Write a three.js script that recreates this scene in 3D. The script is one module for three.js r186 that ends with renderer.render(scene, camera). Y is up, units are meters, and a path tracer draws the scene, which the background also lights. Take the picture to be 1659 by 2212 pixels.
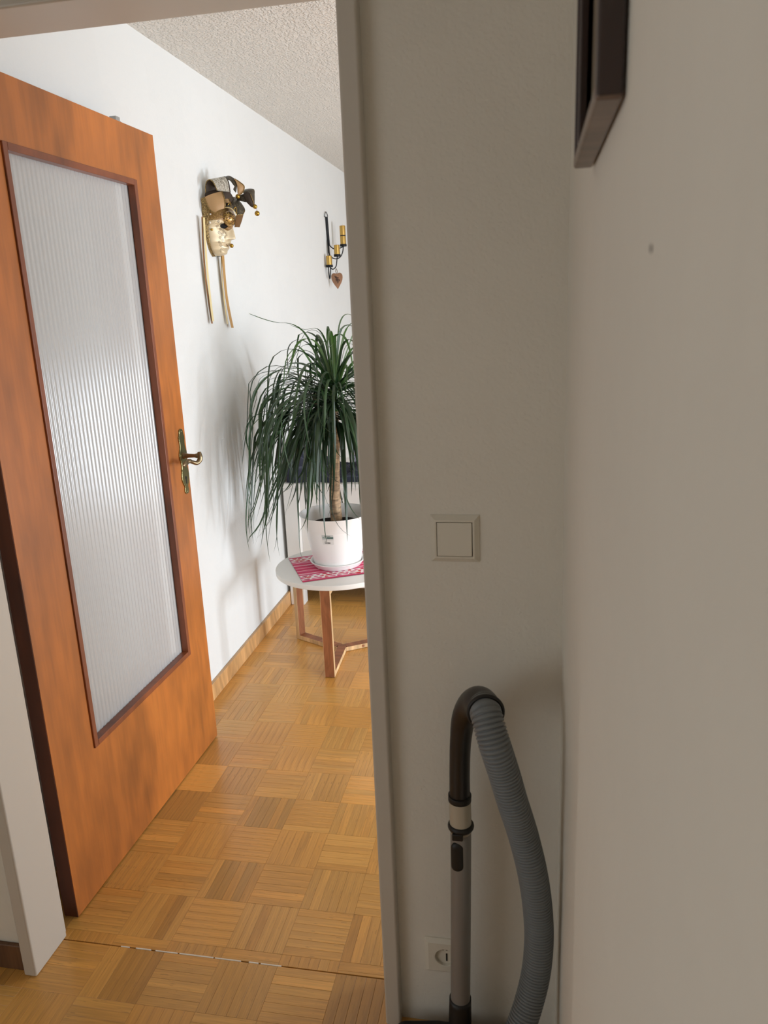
import * as THREE from 'three';
import { RoundedBoxGeometry } from 'three/addons/geometries/RoundedBoxGeometry.js';
import { mergeGeometries, mergeVertices } from 'three/addons/utils/BufferGeometryUtils.js';
import { RectAreaLightUniformsLib } from 'three/addons/lights/RectAreaLightUniformsLib.js';

// ---------------------------------------------------------------- camera, sky, daylight, exposure
const W = 1659, H = 2212, FOCAL = 1660, EYE = new THREE.Vector3(0, 1.5, 0);
const scene = new THREE.Scene();
const camera = new THREE.PerspectiveCamera(2 * Math.atan(H / 2 / FOCAL) * 180 / Math.PI, W / H, 0.01, 60);
const RIGHT = new THREE.Vector3(0.98237816, -0.04030892, -0.18250573);
const DOWN = new THREE.Vector3(0.00866502, -0.96559493, 0.25990644);
const AHEAD = new THREE.Vector3(-0.18670316, -0.25690783, -0.94823009);
camera.position.copy(EYE);
camera.focus = 2.4; camera.userData.fStop = 8.2;                  // the phone's own small aperture
camera.quaternion.setFromRotationMatrix(new THREE.Matrix4().makeBasis(RIGHT, DOWN.clone().negate(), AHEAD.clone().negate()));
scene.add(camera);

const renderer = new THREE.WebGLRenderer({ antialias: true });
renderer.toneMapping = THREE.LinearToneMapping;
renderer.toneMappingExposure = 1.0;
renderer.shadowMap.enabled = true;
RectAreaLightUniformsLib.init();
scene.background = new THREE.Color(1.3, 1.4, 1.5);               // bright even overcast sky

// right wall of the living room: a balcony door under a half-lowered roller shutter, facing bright ground, and a tall window beside it
const LWIN = [{ x: 2.95, z0: -3.82, z1: -3.06, y0: 0.04, y1: 2.12, lit: 1.06, power: 3.5 }, { x: 2.95, z0: -1.25, z1: 0.85, y0: 0.10, y1: 2.15, lit: 2.15, power: 0.74 }];
const DAY = new THREE.Color(0.86, 0.95, 1.06), DAYLIGHT = 13.3;
LWIN.forEach((o, k) => {
  const l = new THREE.RectAreaLight(DAY, DAYLIGHT * o.power, o.z1 - o.z0 - 0.1, o.lit - o.y0 - 0.06);
  l.name = k ? 'window_daylight' : 'balcony_door_daylight';
  l.position.set(o.x - 0.02, (o.y0 + o.lit) / 2, (o.z0 + o.z1) / 2); l.lookAt(-5, (o.y0 + o.lit) / 2, (o.z0 + o.z1) / 2);
  scene.add(l);
});
// window in the left side of the hall, behind the camera
const HWIN = { x: -2.3, z0: -0.1, z1: 2.3, y0: 0.35, y1: 2.1 };
const hallDay = new THREE.RectAreaLight(new THREE.Color(1.0, 0.97, 0.90), 0.42, HWIN.z1 - HWIN.z0 - 0.1, HWIN.y1 - HWIN.y0 - 0.1);
hallDay.name = 'hall_window_daylight';
hallDay.position.set(HWIN.x + 0.02, (HWIN.y0 + HWIN.y1) / 2, (HWIN.z0 + HWIN.z1) / 2);
hallDay.lookAt(5, (HWIN.y0 + HWIN.y1) / 2, (HWIN.z0 + HWIN.z1) / 2);
scene.add(hallDay);

// ---------------------------------------------------------------- helpers
let seed = 20240611;
const rnd = () => { seed = (seed * 1664525 + 1013904223) >>> 0; return seed / 4294967296; };
const rr = (a, b) => a + (b - a) * rnd();
const V = (x, y, z) => new THREE.Vector3(x, y, z);
const lin = (r, g, b) => new THREE.Color().setRGB(r, g, b);
const clamp = THREE.MathUtils.clamp, lerp = THREE.MathUtils.lerp, sstep = THREE.MathUtils.smoothstep;

// a pixel of the photograph put on the upright plane z = const or x = const of the room
function rayOf(u, v) { return RIGHT.clone().multiplyScalar((u - 829.5) / FOCAL).addScaledVector(DOWN, (v - 1106) / FOCAL).add(AHEAD); }
function onZ(u, v, z) { const r = rayOf(u, v); return EYE.clone().addScaledVector(r, z / r.z); }
function onX(u, v, x) { const r = rayOf(u, v); return EYE.clone().addScaledVector(r, x / r.x); }

const taken = {};
function numbered(name) { const n = taken[name] = (taken[name] ?? -1) + 1; return n ? name + '_' + String(n).padStart(3, '0') : name; }
function flags(o) { o.castShadow = true; o.receiveShadow = true; return o; }
function part(parent, name, geo, mat, label) {
  const m = flags(new THREE.Mesh(geo, mat)); m.name = name; parent.add(m);
  if (label) m.userData.label = label;
  return m;
}
function thing(name, label, category, pos = [0, 0, 0], group) {
  const g = new THREE.Group(); g.name = numbered(name); g.position.set(...pos); g.userData = { label, category };
  if (group) g.userData.group = group;
  scene.add(g); return g;
}
function single(name, geo, mat, label, category, group) {
  const m = flags(new THREE.Mesh(geo, mat)); m.name = numbered(name); m.userData = { label, category };
  if (group) m.userData.group = group;
  scene.add(m); return m;
}
function struct(name, geo, mat, label) {
  const m = flags(new THREE.Mesh(geo, mat)); m.name = name; m.userData = { kind: 'structure' };
  if (label) m.userData.label = label;
  scene.add(m); return m;
}
// uv in metres from the face's main direction; grain runs along v = y (or as asked)
function uvBox(geo, ou = 0, ov = 0, swap = false) {
  const g = geo.index ? geo.toNonIndexed() : geo, p = g.attributes.position, n = g.attributes.normal, uv = new Float32Array(p.count * 2);
  for (let i = 0; i < p.count; i++) {
    const ax = Math.abs(n.getX(i)), ay = Math.abs(n.getY(i)), az = Math.abs(n.getZ(i)), x = p.getX(i), y = p.getY(i), z = p.getZ(i);
    let u, v;
    if (ax >= ay && ax >= az) { u = z; v = y; } else if (ay >= az) { u = x; v = z; } else { u = x; v = y; }
    if (swap) [u, v] = [v, u];
    uv[i * 2] = u + ou; uv[i * 2 + 1] = v + ov;
  }
  g.setAttribute('uv', new THREE.BufferAttribute(uv, 2));
  return g;
}
function box(x0, x1, y0, y1, z0, z1, r = 0.002) {
  const w = x1 - x0, h = y1 - y0, d = z1 - z0;
  const g = r > 0 ? new RoundedBoxGeometry(w, h, d, 2, Math.min(r, w / 2.1, h / 2.1, d / 2.1)) : new THREE.BoxGeometry(w, h, d);
  g.translate((x0 + x1) / 2, (y0 + y1) / 2, (z0 + z1) / 2);
  return uvBox(g);
}
const join = (list) => mergeGeometries(list.map((g) => { const q = g.index ? g.toNonIndexed() : g; for (const k of Object.keys(q.attributes)) if (!['position', 'normal', 'uv'].includes(k)) q.deleteAttribute(k); return q; }));
function tube(points, r, seg = 24, rad = 8, closed = false) { return new THREE.TubeGeometry(new THREE.CatmullRomCurve3(points, closed, 'centripetal'), seg, r, rad, closed); }
// a tube whose radius changes along it, with rounded ends
function taper(points, radii, seg = 40, rad = 20) {
  const c = new THREE.CatmullRomCurve3(points, false, 'centripetal'), f = c.computeFrenetFrames(seg), pos = [], idx = [], uv = [];
  for (let i = 0; i <= seg; i++) {
    const t = i / seg, p = c.getPointAt(t), k = t * (radii.length - 1), a = Math.floor(Math.min(k, radii.length - 2)), r = lerp(radii[a], radii[a + 1], k - a);
    for (let j = 0; j <= rad; j++) {
      const q = j / rad * Math.PI * 2, d = f.normals[i].clone().multiplyScalar(Math.cos(q)).addScaledVector(f.binormals[i], Math.sin(q));
      pos.push(p.x + d.x * r, p.y + d.y * r, p.z + d.z * r); uv.push(j / rad, t * c.getLength());
      if (i < seg && j < rad) { const o = i * (rad + 1) + j; idx.push(o, o + 1, o + rad + 1, o + 1, o + rad + 2, o + rad + 1); }
    }
  }
  const g = new THREE.BufferGeometry();
  for (const [row, flip] of [[0, false], [seg, true]]) {           // end caps
    const p = c.getPointAt(row / seg), o = pos.length / 3; pos.push(p.x, p.y, p.z); uv.push(0.5, 0);
    for (let j = 0; j < rad; j++) { const a = row * (rad + 1) + j; flip ? idx.push(o, a, a + 1) : idx.push(o, a + 1, a); }
  }
  g.setAttribute('position', new THREE.Float32BufferAttribute(pos, 3)); g.setAttribute('uv', new THREE.Float32BufferAttribute(uv, 2)); g.setIndex(idx); g.computeVertexNormals();
  return g;
}
// a curved strip between two edges (arrays of Vector3), given a small thickness
function ruled(A, B, n = 16, m = 5, thick = 0.0016, bulge = 0, bulgeDir = V(0, 0, 1)) {
  const ca = new THREE.CatmullRomCurve3(A), cb = new THREE.CatmullRomCurve3(B), front = [];
  for (let i = 0; i <= n; i++) for (let j = 0; j <= m; j++) front.push(ca.getPoint(i / n).lerp(cb.getPoint(i / n), j / m).addScaledVector(bulgeDir, bulge * Math.sin(Math.PI * j / m)));
  const sheet = (pts, flip) => {
    const g = new THREE.BufferGeometry(), idx = [], uv = [];
    for (let i = 0; i <= n; i++) for (let j = 0; j <= m; j++) {
      uv.push(j / m, i / n);
      if (i < n && j < m) { const o = i * (m + 1) + j, q = [o, o + 1, o + m + 1, o + 1, o + m + 2, o + m + 1]; idx.push(...(flip ? q.reverse() : q)); }
    }
    g.setAttribute('position', new THREE.Float32BufferAttribute(pts.flatMap((p) => [p.x, p.y, p.z]), 3)); g.setAttribute('uv', new THREE.Float32BufferAttribute(uv, 2)); g.setIndex(idx); g.computeVertexNormals();
    return g;
  };
  const f = sheet(front, false), N = f.attributes.normal, back = front.map((p, k) => p.clone().addScaledVector(V(N.getX(k), N.getY(k), N.getZ(k)), -thick));
  return join([f, sheet(back, true)]);
}

// ---------------------------------------------------------------- procedural textures
const P2 = new Uint8Array(512); { const s = [...Array(256).keys()]; for (let i = 255; i > 0; i--) { const j = Math.floor(rnd() * (i + 1)); [s[i], s[j]] = [s[j], s[i]]; } for (let i = 0; i < 512; i++) P2[i] = s[i & 255]; }
function vnoise(x, y, px, py) {                                    // value noise that repeats after px, py cells
  const xi = Math.floor(x), yi = Math.floor(y), fx = x - xi, fy = y - yi, u = fx * fx * (3 - 2 * fx), v = fy * fy * (3 - 2 * fy);
  const h = (a, b) => P2[P2[((a % px) + px) % px & 255] + (((b % py) + py) % py & 255)] / 255;
  return lerp(lerp(h(xi, yi), h(xi + 1, yi), u), lerp(h(xi, yi + 1), h(xi + 1, yi + 1), u), v);
}
function fbm(x, y, px, py, oct = 4) { let s = 0, a = 0.5, t = 0; for (let i = 0; i < oct; i++) { s += a * vnoise(x, y, px, py); t += a; a *= 0.5; x *= 2; y *= 2; px *= 2; py *= 2; } return s / t; }
function texture(w, h, fn, srgb = true) {
  const d = new Uint8Array(w * h * 4);
  for (let y = 0; y < h; y++) for (let x = 0; x < w; x++) { const c = fn(x / w, y / h), o = (y * w + x) * 4; d[o] = clamp(c[0], 0, 255); d[o + 1] = clamp(c[1], 0, 255); d[o + 2] = clamp(c[2], 0, 255); d[o + 3] = 255; }
  const t = new THREE.DataTexture(d, w, h); t.wrapS = t.wrapT = THREE.RepeatWrapping; t.magFilter = THREE.LinearFilter; t.minFilter = THREE.LinearMipmapLinearFilter;
  if (srgb) t.colorSpace = THREE.SRGBColorSpace;
  t.needsUpdate = true; return t;
}
const grey = (v) => [v, v, v];
function tiled(t, metresU, metresV = metresU) { const c = t.clone(); c.repeat.set(1 / metresU, 1 / metresV); c.needsUpdate = true; return c; }
function canvasTex(w, h, draw) {
  const c = document.createElement('canvas'); c.width = w; c.height = h; const g = c.getContext('2d'); draw(g, w, h);
  const t = new THREE.CanvasTexture(c); t.colorSpace = THREE.SRGBColorSpace; t.anisotropy = 8; return t;
}

// oak for the parquet: grain along u
const oakTex = tiled(texture(1024, 512, (x, y) => {
  const warp = fbm(x * 4, y * 4, 4, 4, 3), band = fbm(x * 2 + warp * 0.6, y * 26 + warp * 3, 2, 26, 3), fine = fbm(x * 14, y * 180, 14, 180, 2), pore = vnoise(x * 40, y * 230, 40, 230);
  let k = 0.86 + 0.13 * (band - 0.5) + 0.12 * (fine - 0.5); if (pore > 0.88 && fine > 0.5) k -= 0.10;
  return [255 * Math.min(1, k * 1.08), 255 * k * 0.985, 255 * k * 0.93];
}), 0.9, 0.45);
// reddish-brown veneer of the door: grain along v, with cloudy figure
const veneerTex = tiled(texture(1024, 1024, (x, y) => {
  const w = fbm(x * 5, y * 3, 5, 3, 3), band = fbm(x * 22 + w * 4, y * 1.0 + w, 22, 1, 3), fine = fbm(x * 150, y * 8, 150, 8, 2), cloud = fbm(x * 7 + 3, y * 4 + 9, 7, 4, 4), fleck = fbm(x * 30, y * 9, 30, 9, 2);
  const k = 0.84 + 0.13 * (band - 0.5) + 0.07 * (fine - 0.5) + 0.22 * (cloud - 0.5) + 0.16 * (fleck - 0.5);
  return [255 * Math.min(1, k * 1.06), 255 * k * 0.98, 255 * k * 0.90];
}), 0.9, 0.9);
const plainWood = tiled(texture(512, 512, (x, y) => {
  const w = fbm(x * 4, y * 2, 4, 2, 3), band = fbm(x * 20 + w * 5, y * 1 + w, 20, 1, 3), fine = fbm(x * 110, y * 6, 110, 6, 2), k = 0.86 + 0.26 * (band - 0.5) + 0.14 * (fine - 0.5);
  return [255 * Math.min(1, k * 1.05), 255 * k * 0.98, 255 * k * 0.93];
}), 0.35, 0.35);
const plasterBump = tiled(texture(1024, 1024, (x, y) => { const a = fbm(x * 40, y * 40, 40, 40, 3), b = fbm(x * 120, y * 120, 120, 120, 2); return grey(255 * (0.55 * a + 0.45 * b)); }, false), 0.5);
const sprayBump = tiled(texture(1024, 1024, (x, y) => { const a = fbm(x * 70, y * 70, 70, 70, 3), b = fbm(x * 20, y * 20, 20, 20, 2); return grey(255 * clamp(sstep(a, 0.38, 0.72) * 0.8 + 0.2 * b, 0, 1)); }, false), 0.42);
const wallTone = (r, g, b, amp) => tiled(texture(512, 512, (x, y) => { const a = fbm(x * 6, y * 6, 6, 6, 4) - 0.5; return [r + a * amp, g + a * amp, b + a * amp]; }), 1.7);

// ---------------------------------------------------------------- materials
const std = (o) => new THREE.MeshStandardMaterial(o), phy = (o) => new THREE.MeshPhysicalMaterial(o);
const M = {
  wallLiving: std({ map: wallTone(222, 223, 220, 5), roughness: 0.92, bumpMap: plasterBump, bumpScale: 0.0006 }),
  wallHall: std({ map: wallTone(226, 220, 207, 7), roughness: 0.9, bumpMap: plasterBump, bumpScale: 0.0013 }),
  ceiling: std({ map: wallTone(226, 222, 214, 6), roughness: 0.95, bumpMap: sprayBump, bumpScale: 0.0038 }),
  wallRight: std({ map: wallTone(226, 220, 207, 7), roughness: 0.9, bumpMap: plasterBump, bumpScale: 0.0007 }),
  casing: phy({ color: '#c9c1b4', roughness: 0.42, clearcoat: 0.15, clearcoatRoughness: 0.4 }),
  oak: phy({ color: lin(0.76, 0.475, 0.122), map: oakTex, vertexColors: true, roughness: 0.45, clearcoat: 0.6, clearcoatRoughness: 0.2 }),
  subfloor: std({ color: lin(0.17, 0.09, 0.035), roughness: 0.8 }),
  filler: std({ color: '#e8e0d4', roughness: 0.9 }),
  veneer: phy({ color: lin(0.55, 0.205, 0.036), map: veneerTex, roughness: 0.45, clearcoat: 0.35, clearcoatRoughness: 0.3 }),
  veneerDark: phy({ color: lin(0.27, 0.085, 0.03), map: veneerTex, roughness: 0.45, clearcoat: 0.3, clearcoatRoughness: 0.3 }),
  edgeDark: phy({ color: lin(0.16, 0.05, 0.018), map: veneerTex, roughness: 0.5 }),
  ribGlass: phy({ color: '#d4d5d4', transmission: 0.35, roughness: 0.2, thickness: 0, ior: 1.5, side: THREE.DoubleSide }),
  clearGlass: phy({ color: '#ffffff', transmission: 1, roughness: 0.02, thickness: 0, ior: 1.5 }),
  brass: std({ color: '#8f8a62', metalness: 1, roughness: 0.33 }),
  brassDark: std({ color: '#85765c', metalness: 1, roughness: 0.36 }),
  black: std({ color: '#0a0908', roughness: 0.6 }),
  zinc: std({ color: '#b9bcbd', metalness: 0.8, roughness: 0.4 }),
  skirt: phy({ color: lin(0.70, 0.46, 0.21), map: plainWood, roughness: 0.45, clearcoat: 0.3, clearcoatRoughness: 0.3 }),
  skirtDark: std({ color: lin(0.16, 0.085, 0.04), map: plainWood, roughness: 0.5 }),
  plastic: phy({ color: '#ddd6c6', roughness: 0.38, clearcoat: 0.2 }),
  white: phy({ color: '#ece9e4', roughness: 0.4, clearcoat: 0.15 }),
  potWhite: phy({ color: '#f8f6f3', roughness: 0.33, clearcoat: 0.2 }),
  tableTop: phy({ color: '#edebe5', roughness: 0.4, clearcoat: 0.2, clearcoatRoughness: 0.3 }),
  legWood: std({ color: lin(0.40, 0.175, 0.08), map: plainWood, roughness: 0.5 }),
  birchPly: std({ color: lin(0.85, 0.66, 0.38), map: plainWood, roughness: 0.55 }),
  soil: std({ color: '#1d140e', roughness: 1 }),
  alu: std({ color: '#8f8d89', metalness: 0.35, roughness: 0.42 }),
  sleeve: std({ color: '#bfb8a6', metalness: 0.3, roughness: 0.45 }),
  rubber: std({ color: '#171513', roughness: 0.5 }),
  gripBlack: phy({ color: '#151211', roughness: 0.42, clearcoat: 0.2 }),
  hose: phy({ color: '#707475', roughness: 0.5, clearcoat: 0.15, clearcoatRoughness: 0.4 }),
  frameWood: phy({ color: lin(0.030, 0.012, 0.009), map: plainWood, roughness: 0.4, clearcoat: 0.4 }),
  frameEdge: phy({ color: lin(0.18, 0.13, 0.10), map: plainWood, roughness: 0.45, clearcoat: 0.3 }),
  iron: std({ color: '#11151b', metalness: 0.4, roughness: 0.5 }),
  goldWax: std({ color: '#c8a45a', metalness: 0.85, roughness: 0.3 }),
  gold: std({ color: '#b08c3c', metalness: 1, roughness: 0.28 }),
  pearl: phy({ color: '#e6dccb', roughness: 0.25, clearcoat: 0.6 }),
};

// ---------------------------------------------------------------- room shell
const XW = -1.256, ZH = -1.315, ZL = -1.43, XR = 0.056, TOP = 2.392, XFAR = 2.95, ZFAR = -6.4, XHL = -2.3, ZHB = 2.6;
const XP = 0.18, ZSIDE = 1.6;                                    // outer face of the hall's right wall; end of the living room beside the hall
const T = 0.22;                                                    // thickness of the outer walls
const FI0 = -1.139, FI1 = -0.297, FO0 = -1.172, FO1 = -0.264, FH = 1.997, FHO = 2.031;   // door frame: inner and outer edges, head

struct('wall_front', join([box(XHL - T, FO0, 0, TOP, ZL, ZH, 0), box(FO1, XP + 0.3, 0, TOP, ZL, ZH, 0), box(FO0, FO1, FHO, TOP, ZL, ZH, 0)]), M.wallHall);
struct('wall_left', box(XW - T, XW, 0, TOP, ZFAR - T, ZL, 0), M.wallLiving);
struct('wall_back', box(XW, XFAR + T, 0, TOP, ZFAR - T, ZFAR, 0), M.wallLiving);
{ // right wall of the living room with both openings
  const w = [], X0 = XFAR, X1 = XFAR + T, o = LWIN, col = (z0, z1) => w.push(box(X0, X1, 0, TOP, z0, z1, 0));
  col(ZFAR, o[0].z0); col(o[0].z1, o[1].z0); col(o[1].z1, ZSIDE + T);
  for (const q of o) w.push(box(X0, X1, 0, q.y0, q.z0, q.z1, 0), box(X0, X1, q.y1, TOP, q.z0, q.z1, 0));
  struct('wall_window', join(w), M.wallLiving);
}
{ // right wall of the hall, close beside the camera: its plaster swells and falls back into the corner
  const nz = 300, ny = 60, z0 = -1.33, z1 = ZHB, g = new THREE.PlaneGeometry(1, 1, nz, ny), p = g.attributes.position, uv = g.attributes.uv;
  for (let i = 0; i < p.count; i++) {
    const t = p.getX(i) + 0.5, z = t < 0.8 ? lerp(z0, -0.3, t / 0.8) : lerp(-0.3, z1, (t - 0.8) / 0.2), y = (p.getY(i) + 0.5) * TOP;
    const depth = lerp(0.017, 0.0015, sstep(y, 0.75, 1.30)) * (1 - 0.8 * sstep(-z, 0.84, 1.30)), edge = -0.79 + 0.02 * sstep(Math.abs(y - 0.95), 0.1, 0.6) * (y > 0.95 ? -6 * sstep(y, 0.95, 1.15) : 1);
    p.setXYZ(i, XR + depth * sstep(-z, -edge, -edge + 0.016), y, z); uv.setXY(i, z, y);
  }
  g.computeVertexNormals();
  const n = g.attributes.normal; if (n.getX(0) > 0) { const ix = g.index.array; for (let i = 0; i < ix.length; i += 3) [ix[i], ix[i + 1]] = [ix[i + 1], ix[i]]; g.computeVertexNormals(); }
  const wr = struct('wall_right', join([g, box(XR + 0.02, XP, 0, TOP, ZH, ZHB + T, 0)]), M.wallRight);
  const spot = onX(1407, 537, XR), dot = new THREE.SphereGeometry(0.0022, 14, 10); dot.scale(0.25, 1, 1.3); dot.translate(spot.x, spot.y, spot.z); part(wr, 'nail', dot, std({ color: '#4a4238', roughness: 0.8 }), 'small dark nail head in the plaster');
}
struct('wall_side', box(XP, XFAR, 0, TOP, ZSIDE, ZSIDE + T, 0), M.wallLiving);
struct('wall_hall_left', join([box(XHL - T, XHL, 0, TOP, ZH, HWIN.z0, 0), box(XHL - T, XHL, 0, TOP, HWIN.z1, ZHB, 0), box(XHL - T, XHL, 0, HWIN.y0, HWIN.z0, HWIN.z1, 0), box(XHL - T, XHL, HWIN.y1, TOP, HWIN.z0, HWIN.z1, 0)]), M.wallHall);
struct('wall_hall_back', box(XHL - T, XR + 0.02, 0, TOP, ZHB, ZHB + T, 0), M.wallHall);
struct('ceiling', box(XHL - T, XFAR + T, TOP, TOP + 0.2, ZFAR - T, ZHB + T, 0), M.ceiling);

function makeWindow(name, w, h) {                                  // lies in its own xy plane, centre at the origin
  const g = new THREE.Group(); g.name = name; g.userData = { kind: 'structure' }; scene.add(g);
  part(g, 'window_frame', join([box(-w / 2, -w / 2 + 0.05, -h / 2, h / 2, -0.03, 0.03), box(w / 2 - 0.05, w / 2, -h / 2, h / 2, -0.03, 0.03), box(-w / 2 + 0.05, w / 2 - 0.05, h / 2 - 0.05, h / 2, -0.03, 0.03), box(-w / 2 + 0.05, w / 2 - 0.05, -h / 2, -h / 2 + 0.05, -0.03, 0.03)]), M.white);
  part(g, 'pane', new THREE.PlaneGeometry(w - 0.1, h - 0.1), M.clearGlass);
  return g;
}
LWIN.forEach((o, k) => { const w = makeWindow('window_' + (k + 1), o.z1 - o.z0, o.y1 - o.y0); w.position.set(XFAR + 0.06, (o.y0 + o.y1) / 2, (o.z0 + o.z1) / 2); w.rotation.y = -Math.PI / 2;
  if (o.lit < o.y1) { const sl = []; for (let y = o.lit; y < o.y1 - 0.01; y += 0.04) sl.push(box(-(o.z1 - o.z0) / 2, (o.z1 - o.z0) / 2, y - (o.y0 + o.y1) / 2, y + 0.0385 - (o.y0 + o.y1) / 2, -0.07, -0.058, 0.003)); part(w, 'roller_shutter', join(sl), M.white); } });
{ const w = makeWindow('window_3', HWIN.z1 - HWIN.z0, HWIN.y1 - HWIN.y0); w.position.set(XHL - 0.06, (HWIN.y0 + HWIN.y1) / 2, (HWIN.z0 + HWIN.z1) / 2); w.rotation.y = Math.PI / 2; }

// ---------------------------------------------------------------- parquet floor: every slat in view its own piece
const SEAM = -1.405;
const floor = struct('floor', box(XHL - T, XFAR + T, -0.2, -0.009, ZFAR - T, ZHB + T, 0), M.subfloor);
{
  const PX = 0.1444, PZ = 0.1481, HP = 0.1455, N = 6;
  function slatGeo(len, wid, along) {                              // top at y = 0, chamfered, along x or z
    const c = 0.00035, l = len / 2 - 0.0002, w = wid / 2 - 0.0002, h = 0.009, pos = [], nor = [], idx = [];
    const quad = (a, b, cc, d) => { const n = b.clone().sub(a).cross(d.clone().sub(a)).normalize(), o = pos.length / 3; for (const q of [a, b, cc, d]) { pos.push(q.x, q.y, q.z); nor.push(n.x, n.y, n.z); } idx.push(o, o + 1, o + 2, o, o + 2, o + 3); };
    const T4 = [V(-l + c, 0, w - c), V(l - c, 0, w - c), V(l - c, 0, -w + c), V(-l + c, 0, -w + c)], S4 = [V(-l, -c, w), V(l, -c, w), V(l, -c, -w), V(-l, -c, -w)], B4 = S4.map((q) => V(q.x, -h, q.z));
    quad(...T4);
    for (let i = 0; i < 4; i++) { const j = (i + 1) % 4; quad(S4[i], S4[j], T4[j], T4[i]); quad(B4[i], B4[j], S4[j], S4[i]); }
    const g = new THREE.BufferGeometry(); g.setAttribute('position', new THREE.Float32BufferAttribute(pos, 3)); g.setAttribute('normal', new THREE.Float32BufferAttribute(nor, 3)); g.setIndex(idx);
    const ou = rr(0, 0.9), ov = rr(0, 0.45), uv = [];
    for (let i = 0; i < pos.length; i += 3) uv.push(pos[i] + ou, pos[i + 2] + ov);
    g.setAttribute('uv', new THREE.Float32BufferAttribute(uv, 2));
    const k = 1 + (rnd() - 0.5) * 0.13, warm = (rnd() - 0.5) * 0.14, dark = rnd() < 0.08 ? 0.80 : rnd() < 0.08 ? 1.16 : 1, col = [];
    for (let i = 0; i < pos.length; i += 3) col.push(k * dark, k * dark * (1 - warm * 0.6), k * dark * (1 - warm * 1.6));
    g.setAttribute('color', new THREE.Float32BufferAttribute(col, 3));
    if (along === 'z') g.rotateY(Math.PI / 2);
    return g;
  }
  const kinds = {};
  function variant(len, wid, along, v) { const k = [len.toFixed(3), wid.toFixed(4), along, v].join(); return kinds[k] ??= slatGeo(len, wid, along); }
  const slats = [];
  // one square of the mosaic, cut to the rectangle it may fill
  function tile(x0, x1, z0, z1, along, cut) {
    const a0 = along === 'x' ? z0 : x0, pitch = ((along === 'x' ? z1 - z0 : x1 - x0)) / N, toneV = Math.floor(rnd() * 40);
    for (let k = 0; k < N; k++) {
      let sx0 = x0, sx1 = x1, sz0 = z0, sz1 = z1;
      if (along === 'x') { sz0 = a0 + k * pitch; sz1 = sz0 + pitch; } else { sx0 = a0 + k * pitch; sx1 = sx0 + pitch; }
      sx0 = Math.max(sx0, cut[0]); sx1 = Math.min(sx1, cut[1]); sz0 = Math.max(sz0, cut[2]); sz1 = Math.min(sz1, cut[3]);
      if (sx1 - sx0 < 0.004 || sz1 - sz0 < 0.004) continue;
      const v = rnd() < 0.72 ? toneV : Math.floor(rnd() * 40);
      slats.push({ x: (sx0 + sx1) / 2, z: (sz0 + sz1) / 2, along, geo: along === 'x' ? variant(sx1 - sx0, sz1 - sz0, 'x', v) : variant(sz1 - sz0, sx1 - sx0, 'z', v), y: (rnd() - 0.5) * 0.0003, w: sx1 - sx0, d: sz1 - sz0 });
    }
  }
  const lineX = (i) => -0.435 + i * PX, lineZ = (j) => -1.587 - j * PZ;
  for (let i = -6; i < 10; i++) for (let j = -2; j < 30; j++) {    // living room
    const even = ((i + j) % 2 + 2) % 2;                            // tile i = -1 (x -.579..-.435), j = 0
    tile(lineX(i), lineX(i + 1), lineZ(j + 1), lineZ(j), even ? 'z' : 'x', [XW, lineX(10), ZFAR, SEAM - 0.0014]);
  }
  for (let i = -11; i < 4; i++) for (let j = 0; j < 8; j++) {       // hall, laid by itself up to the seam
    const even = ((i + j) % 2 + 2) % 2, z0 = SEAM + 0.0014 + j * HP;
    tile(lineX(i), lineX(i + 1), z0, z0 + HP, even ? 'x' : 'z', [XHL, XR + 0.012, SEAM + 0.0014, 2]);
  }
  // the 300 that show largest through the doorway are pieces of their own, the others one object
  for (const s of slats) {
    const d = V(s.x, 0, s.z).sub(EYE), depth = d.dot(AHEAD), u = 829.5 + FOCAL * d.dot(RIGHT) / depth, v = 1106 + FOCAL * d.dot(DOWN) / depth;
    const doorSide = v < 1985 ? 470 - (v - 1590) / 1.295 : 80, inView = depth > 0.3 && v < 2240 && u > Math.max(-10, Math.min(470, doorSide)) - 10 && u < 845 && !(v > 2000 && u > 846);
    s.size = inView ? s.w * s.d * 1.5 * FOCAL * FOCAL / depth ** 3 : 0;
  }
  slats.sort((a, b) => b.size - a.size);
  const rest = [];
  slats.forEach((s, k) => {
    if (k < 300 && s.size > 0) { const m = part(floor, k ? 'slat_' + String(k).padStart(3, '0') : 'slat', s.geo, M.oak); m.position.set(s.x, s.y, s.z); } else { const g = s.geo.clone(); g.translate(s.x, s.y, s.z); rest.push(g); }
  });
  const far = part(floor, 'more_slats', mergeGeometries(rest), M.oak); far.userData.kind = 'stuff';
  // broken pale filler in the seam under the door
  const runs = [[-0.985, -0.962], [-0.945, -0.905], [-0.893, -0.835], [-0.830, -0.742], [-0.738, -0.672], [-0.652, -0.628], [-0.622, -0.571]];
  part(floor, 'seam_filler', join(runs.map(([a, b], k) => box(a, b, -0.008, 0.0006, SEAM - 0.0016 - 0.0004 * (k % 2), SEAM + 0.0016, 0.0003))), M.filler, 'broken pale filler in the floor seam');
  // plain oak boards beyond what the doorway shows
  part(floor, 'floor_cover', join([box(lineX(10), XFAR, -0.009, -0.0005, ZFAR, ZL, 0), box(XP, XFAR, -0.009, -0.0005, ZL, ZSIDE, 0)]), std({ color: lin(0.60, 0.36, 0.12), map: oakTex, roughness: 0.45 }));
  part(floor, 'floor_cover_001', box(XHL, XR + 0.012, -0.009, -0.0005, SEAM + 0.0014 + 8 * HP, ZHB, 0), std({ color: lin(0.60, 0.36, 0.12), map: oakTex, roughness: 0.45 }));
}
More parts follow.
